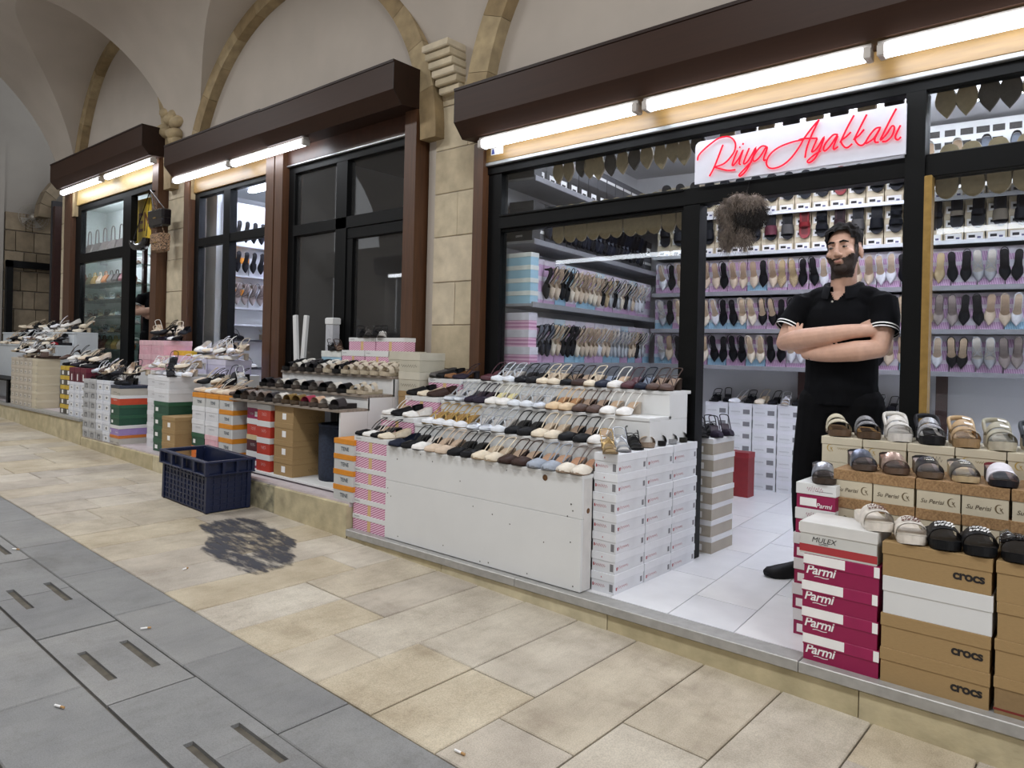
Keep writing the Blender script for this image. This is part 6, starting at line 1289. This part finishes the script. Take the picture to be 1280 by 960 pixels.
def is_hair(q):
    if q.y < -.055: return q.z > .072 - .1 * max(0, -.055 - q.y) * 0
    if q.y < -.01: return q.z > .045 - (.03 if abs(q.x) > .06 else 0) + (-.055 - q.y) * -.3 * 0
    if abs(q.x) > .066 and q.y < .042 and q.z < .03: return False
    if q.y < .03: return q.z > .012 and not (abs(q.x) > .074 and q.z < .02)
    return q.z > -.055
shell('hair', is_hair, lambda q: .004 + .022 * smooth((q.z - .03) / .06) + .006 * smooth((-.03 - q.y) / .06), hairm, .5)
def is_beard(q):
    if q.y > .0 or q.z > .02 or q.z < -.14 or abs(q.x) > .071: return False
    if q.y < -.07 and abs(q.x) < .017 and -.079 < q.z < -.065: return False
    if abs(q.x) > .058: return q.y > -.045 and q.z < .02 if q.z > -.03 else True
    if abs(q.x) < .03 and q.y < -.08: return q.z < -.05
    return q.z < -.03 - .55 * (.06 - abs(q.x))
shell('beard', is_beard, lambda q: .0045, beardm, .5)
for sx in (-1, 1):
    e = MB().ell(hp(sx * .031, -.0835, .001), (.0125, .0065, .005), 10, 7, 0, HR); link('eye', e.mesh('eye', M('eye_white', '#7A6A62', .4)), man)
    link('iris', MB().ell(hp(sx * .031 - .003, -.0915, .0008), (.0068, .0032, .0052), 8, 6, 0, HR).mesh('iris', M('dark_iris', '#1B120E', .2)), man)
    link('eyebrow', MB().tube([hp(sx * .012, -.098, .0245), hp(sx * .03, -.0985, .0285), hp(sx * .05, -.086, .022)], [.0045, .0052, .003], 7).mesh('eyebrow', hairm), man)
link('lips', MB().ell(hp(0, -.1035, -.072), (.0165, .005, .006), 10, 6, 0, HR).mesh('lips', M('lip_skin', '#A87468', .5)), man)
# polo shirt
sh = MB(); b_ = body; body = sh
E((0, .005, 1.28), (.178, .128, .19)); E((0, .005, 1.12), (.172, .124, .2)); E((0, .005, .98), (.176, .128, .13)); body.grid([[(.17 * math.cos(k / 24 * math.tau), .005 + .124 * math.sin(k / 24 * math.tau), z) for k in range(24)] for z in (.9, .95, 1.0, 1.05, 1.1, 1.15, 1.2)], 0, True, True); body.add([(.17 * math.cos(k / 24 * math.tau), .005 + .124 * math.sin(k / 24 * math.tau), .9) for k in range(24)], [tuple(range(23, -1, -1))]); body.add([(.17 * math.cos(k / 24 * math.tau), .005 + .124 * math.sin(k / 24 * math.tau), 1.2) for k in range(24)], [tuple(range(24))]); E((0, .02, 1.41), (.17, .098, .082)); E((-.172, .015, 1.4), (.07, .07, .066)); E((.172, .015, 1.396), (.07, .07, .066)); E((-.085, .02, 1.445), (.09, .065, .05)); E((.085, .02, 1.442), (.09, .065, .05))
body.tube([(-.18, .015, 1.42), (-.222, -.018, 1.335), (-.24, -.045, 1.287)], [.068, .066, .066], 16); body.tube([(.18, .015, 1.415), (.2, -.018, 1.33), (.202, -.05, 1.268)], [.068, .067, .067], 16)
body = b_
m_polo = M('black_polo_cloth', '#08090D', .9, spec=.15, var=.25, scale=14, bump=.25, bscale=22)
sm = voxel(sh, .006, 3)
keep = [p for p in sm.polygons if not (p.center.y < .0 and p.center.z > 1.415 and abs(p.center.x + .005) < .008 + (p.center.z - 1.415) * .62) and not (p.center.z > 1.475 and abs(p.center.x) < .07 and abs(p.center.y - .02) < .1)]
mb = MB(); mb.add([v.co for v in sm.vertices], [list(p.vertices) for p in keep], 0, True); link('polo_shirt', mb.mesh('polo_shirt', m_polo), man)
mb = MB(); rows = [[], [], [], []]
for k in range(25):
    a = math.radians(-68 + (360 - 44) * k / 24); ca, sa = math.cos(a), math.sin(a)   # opens at the front (-90 deg)
    fr = smooth((-sa + .1) / 1.1)
    for j, (r_, dz) in enumerate(((.064, .0), (.068, .026), (.083, .02), (.1, -.018 - .02 * fr))): rows[j].append((r_ * ca * 1.08, .015 + r_ * sa * (1.1 + .1 * fr), 1.487 - .03 * fr + dz))
mb.grid(rows, 0, True); link('collar', mb.mesh('collar', m_polo), man)
def hoop(c, ax, r_, w, m, nm):
    ax = Vector(ax).normalized(); u = ax.cross(Vector((0, 1, .2))).normalized(); v = ax.cross(u); mb = MB()
    mb.grid([[Vector(c) + ax * (w * q) + (u * math.cos(k / 24 * math.tau) + v * math.sin(k / 24 * math.tau)) * r_ for k in range(24)] for q in (-1, -.8, .8, 1)], 0, True, True); link(nm, mb.mesh(nm, m), man)
for c, ax in (((-.243, -.05, 1.28), (-.018, -.027, -.05)), ((.203, -.056, 1.262), (.004, -.032, -.062))):
    a_ = Vector(ax).normalized()
    for k, (o, m) in enumerate(((-.012, W_), (-.003, m_polo), (.004, W_))): hoop(Vector(c) + a_ * o, ax, .0685, .0032 if k != 1 else .005, m, 'sleeve_band')
link('lettering', text_mesh('BOSS' if False else '....', .018, ink('#4A4C55'), 0, .0004), man, (.075, -.127, 1.36), (math.pi / 2, 0, 0)) if False else None
link('shirt_button', MB().ell((-.012, -.12, 1.405), (.005, .003, .005), 8, 5).mesh('shirt_button', ink('#B8B4AA')), man)
link('bracelet', MB().tube([(-.098 + .006 * math.cos(k), -.138 + .031 * math.cos(k / 14 * math.tau), 1.15 + .033 * math.sin(k / 14 * math.tau)) for k in range(14)], .0025, 5, closed=True).mesh('bracelet', M('dark_bracelet', '#3A3530', .4, .4)), man)
tr = MB(); body = tr
E((0, .01, .92), (.185, .125, .1)); limb(body, [(-.09, .01, .9), (-.14, -.0, .5), (-.135, .02, .09)], [.115, .085, .068]); limb(body, [(.09, .01, .9), (.1, .0, .5), (.1, .02, .09)], [.115, .085, .068])
tm = voxel(tr, .008, 2); tm.materials.clear(); tm.materials.append(M('black_trousers', '#08080B', .9, spec=.15, var=.25, scale=12, bump=.2, bscale=18)); tm.polygons.foreach_set('material_index', [0] * len(tm.polygons)); link('trousers', tm, man)
for x, rz in ((-.165, -.85), (.1, .25)): link('shoe', shoe_one('loafer', ('#141416', '#1A1A1C', '#101012', '#141416')), man, (x + .07 * math.sin(rz), .03 - .07 * math.cos(rz), 0), (0, 0, rz)).scale = (1.12, 1.12, 1.2)
# second person, half hidden inside the handbag shop
p2 = man.copy(); COL.objects.link(p2); p2.location = (-9.98, 1.5, .334); p2.rotation_euler = (0, 0, 1.2); p2['label'] = 'person in dark clothes half hidden behind the handbag shop post'
for ch in list(man.children): c = ch.copy(); COL.objects.link(c); c.parent = p2
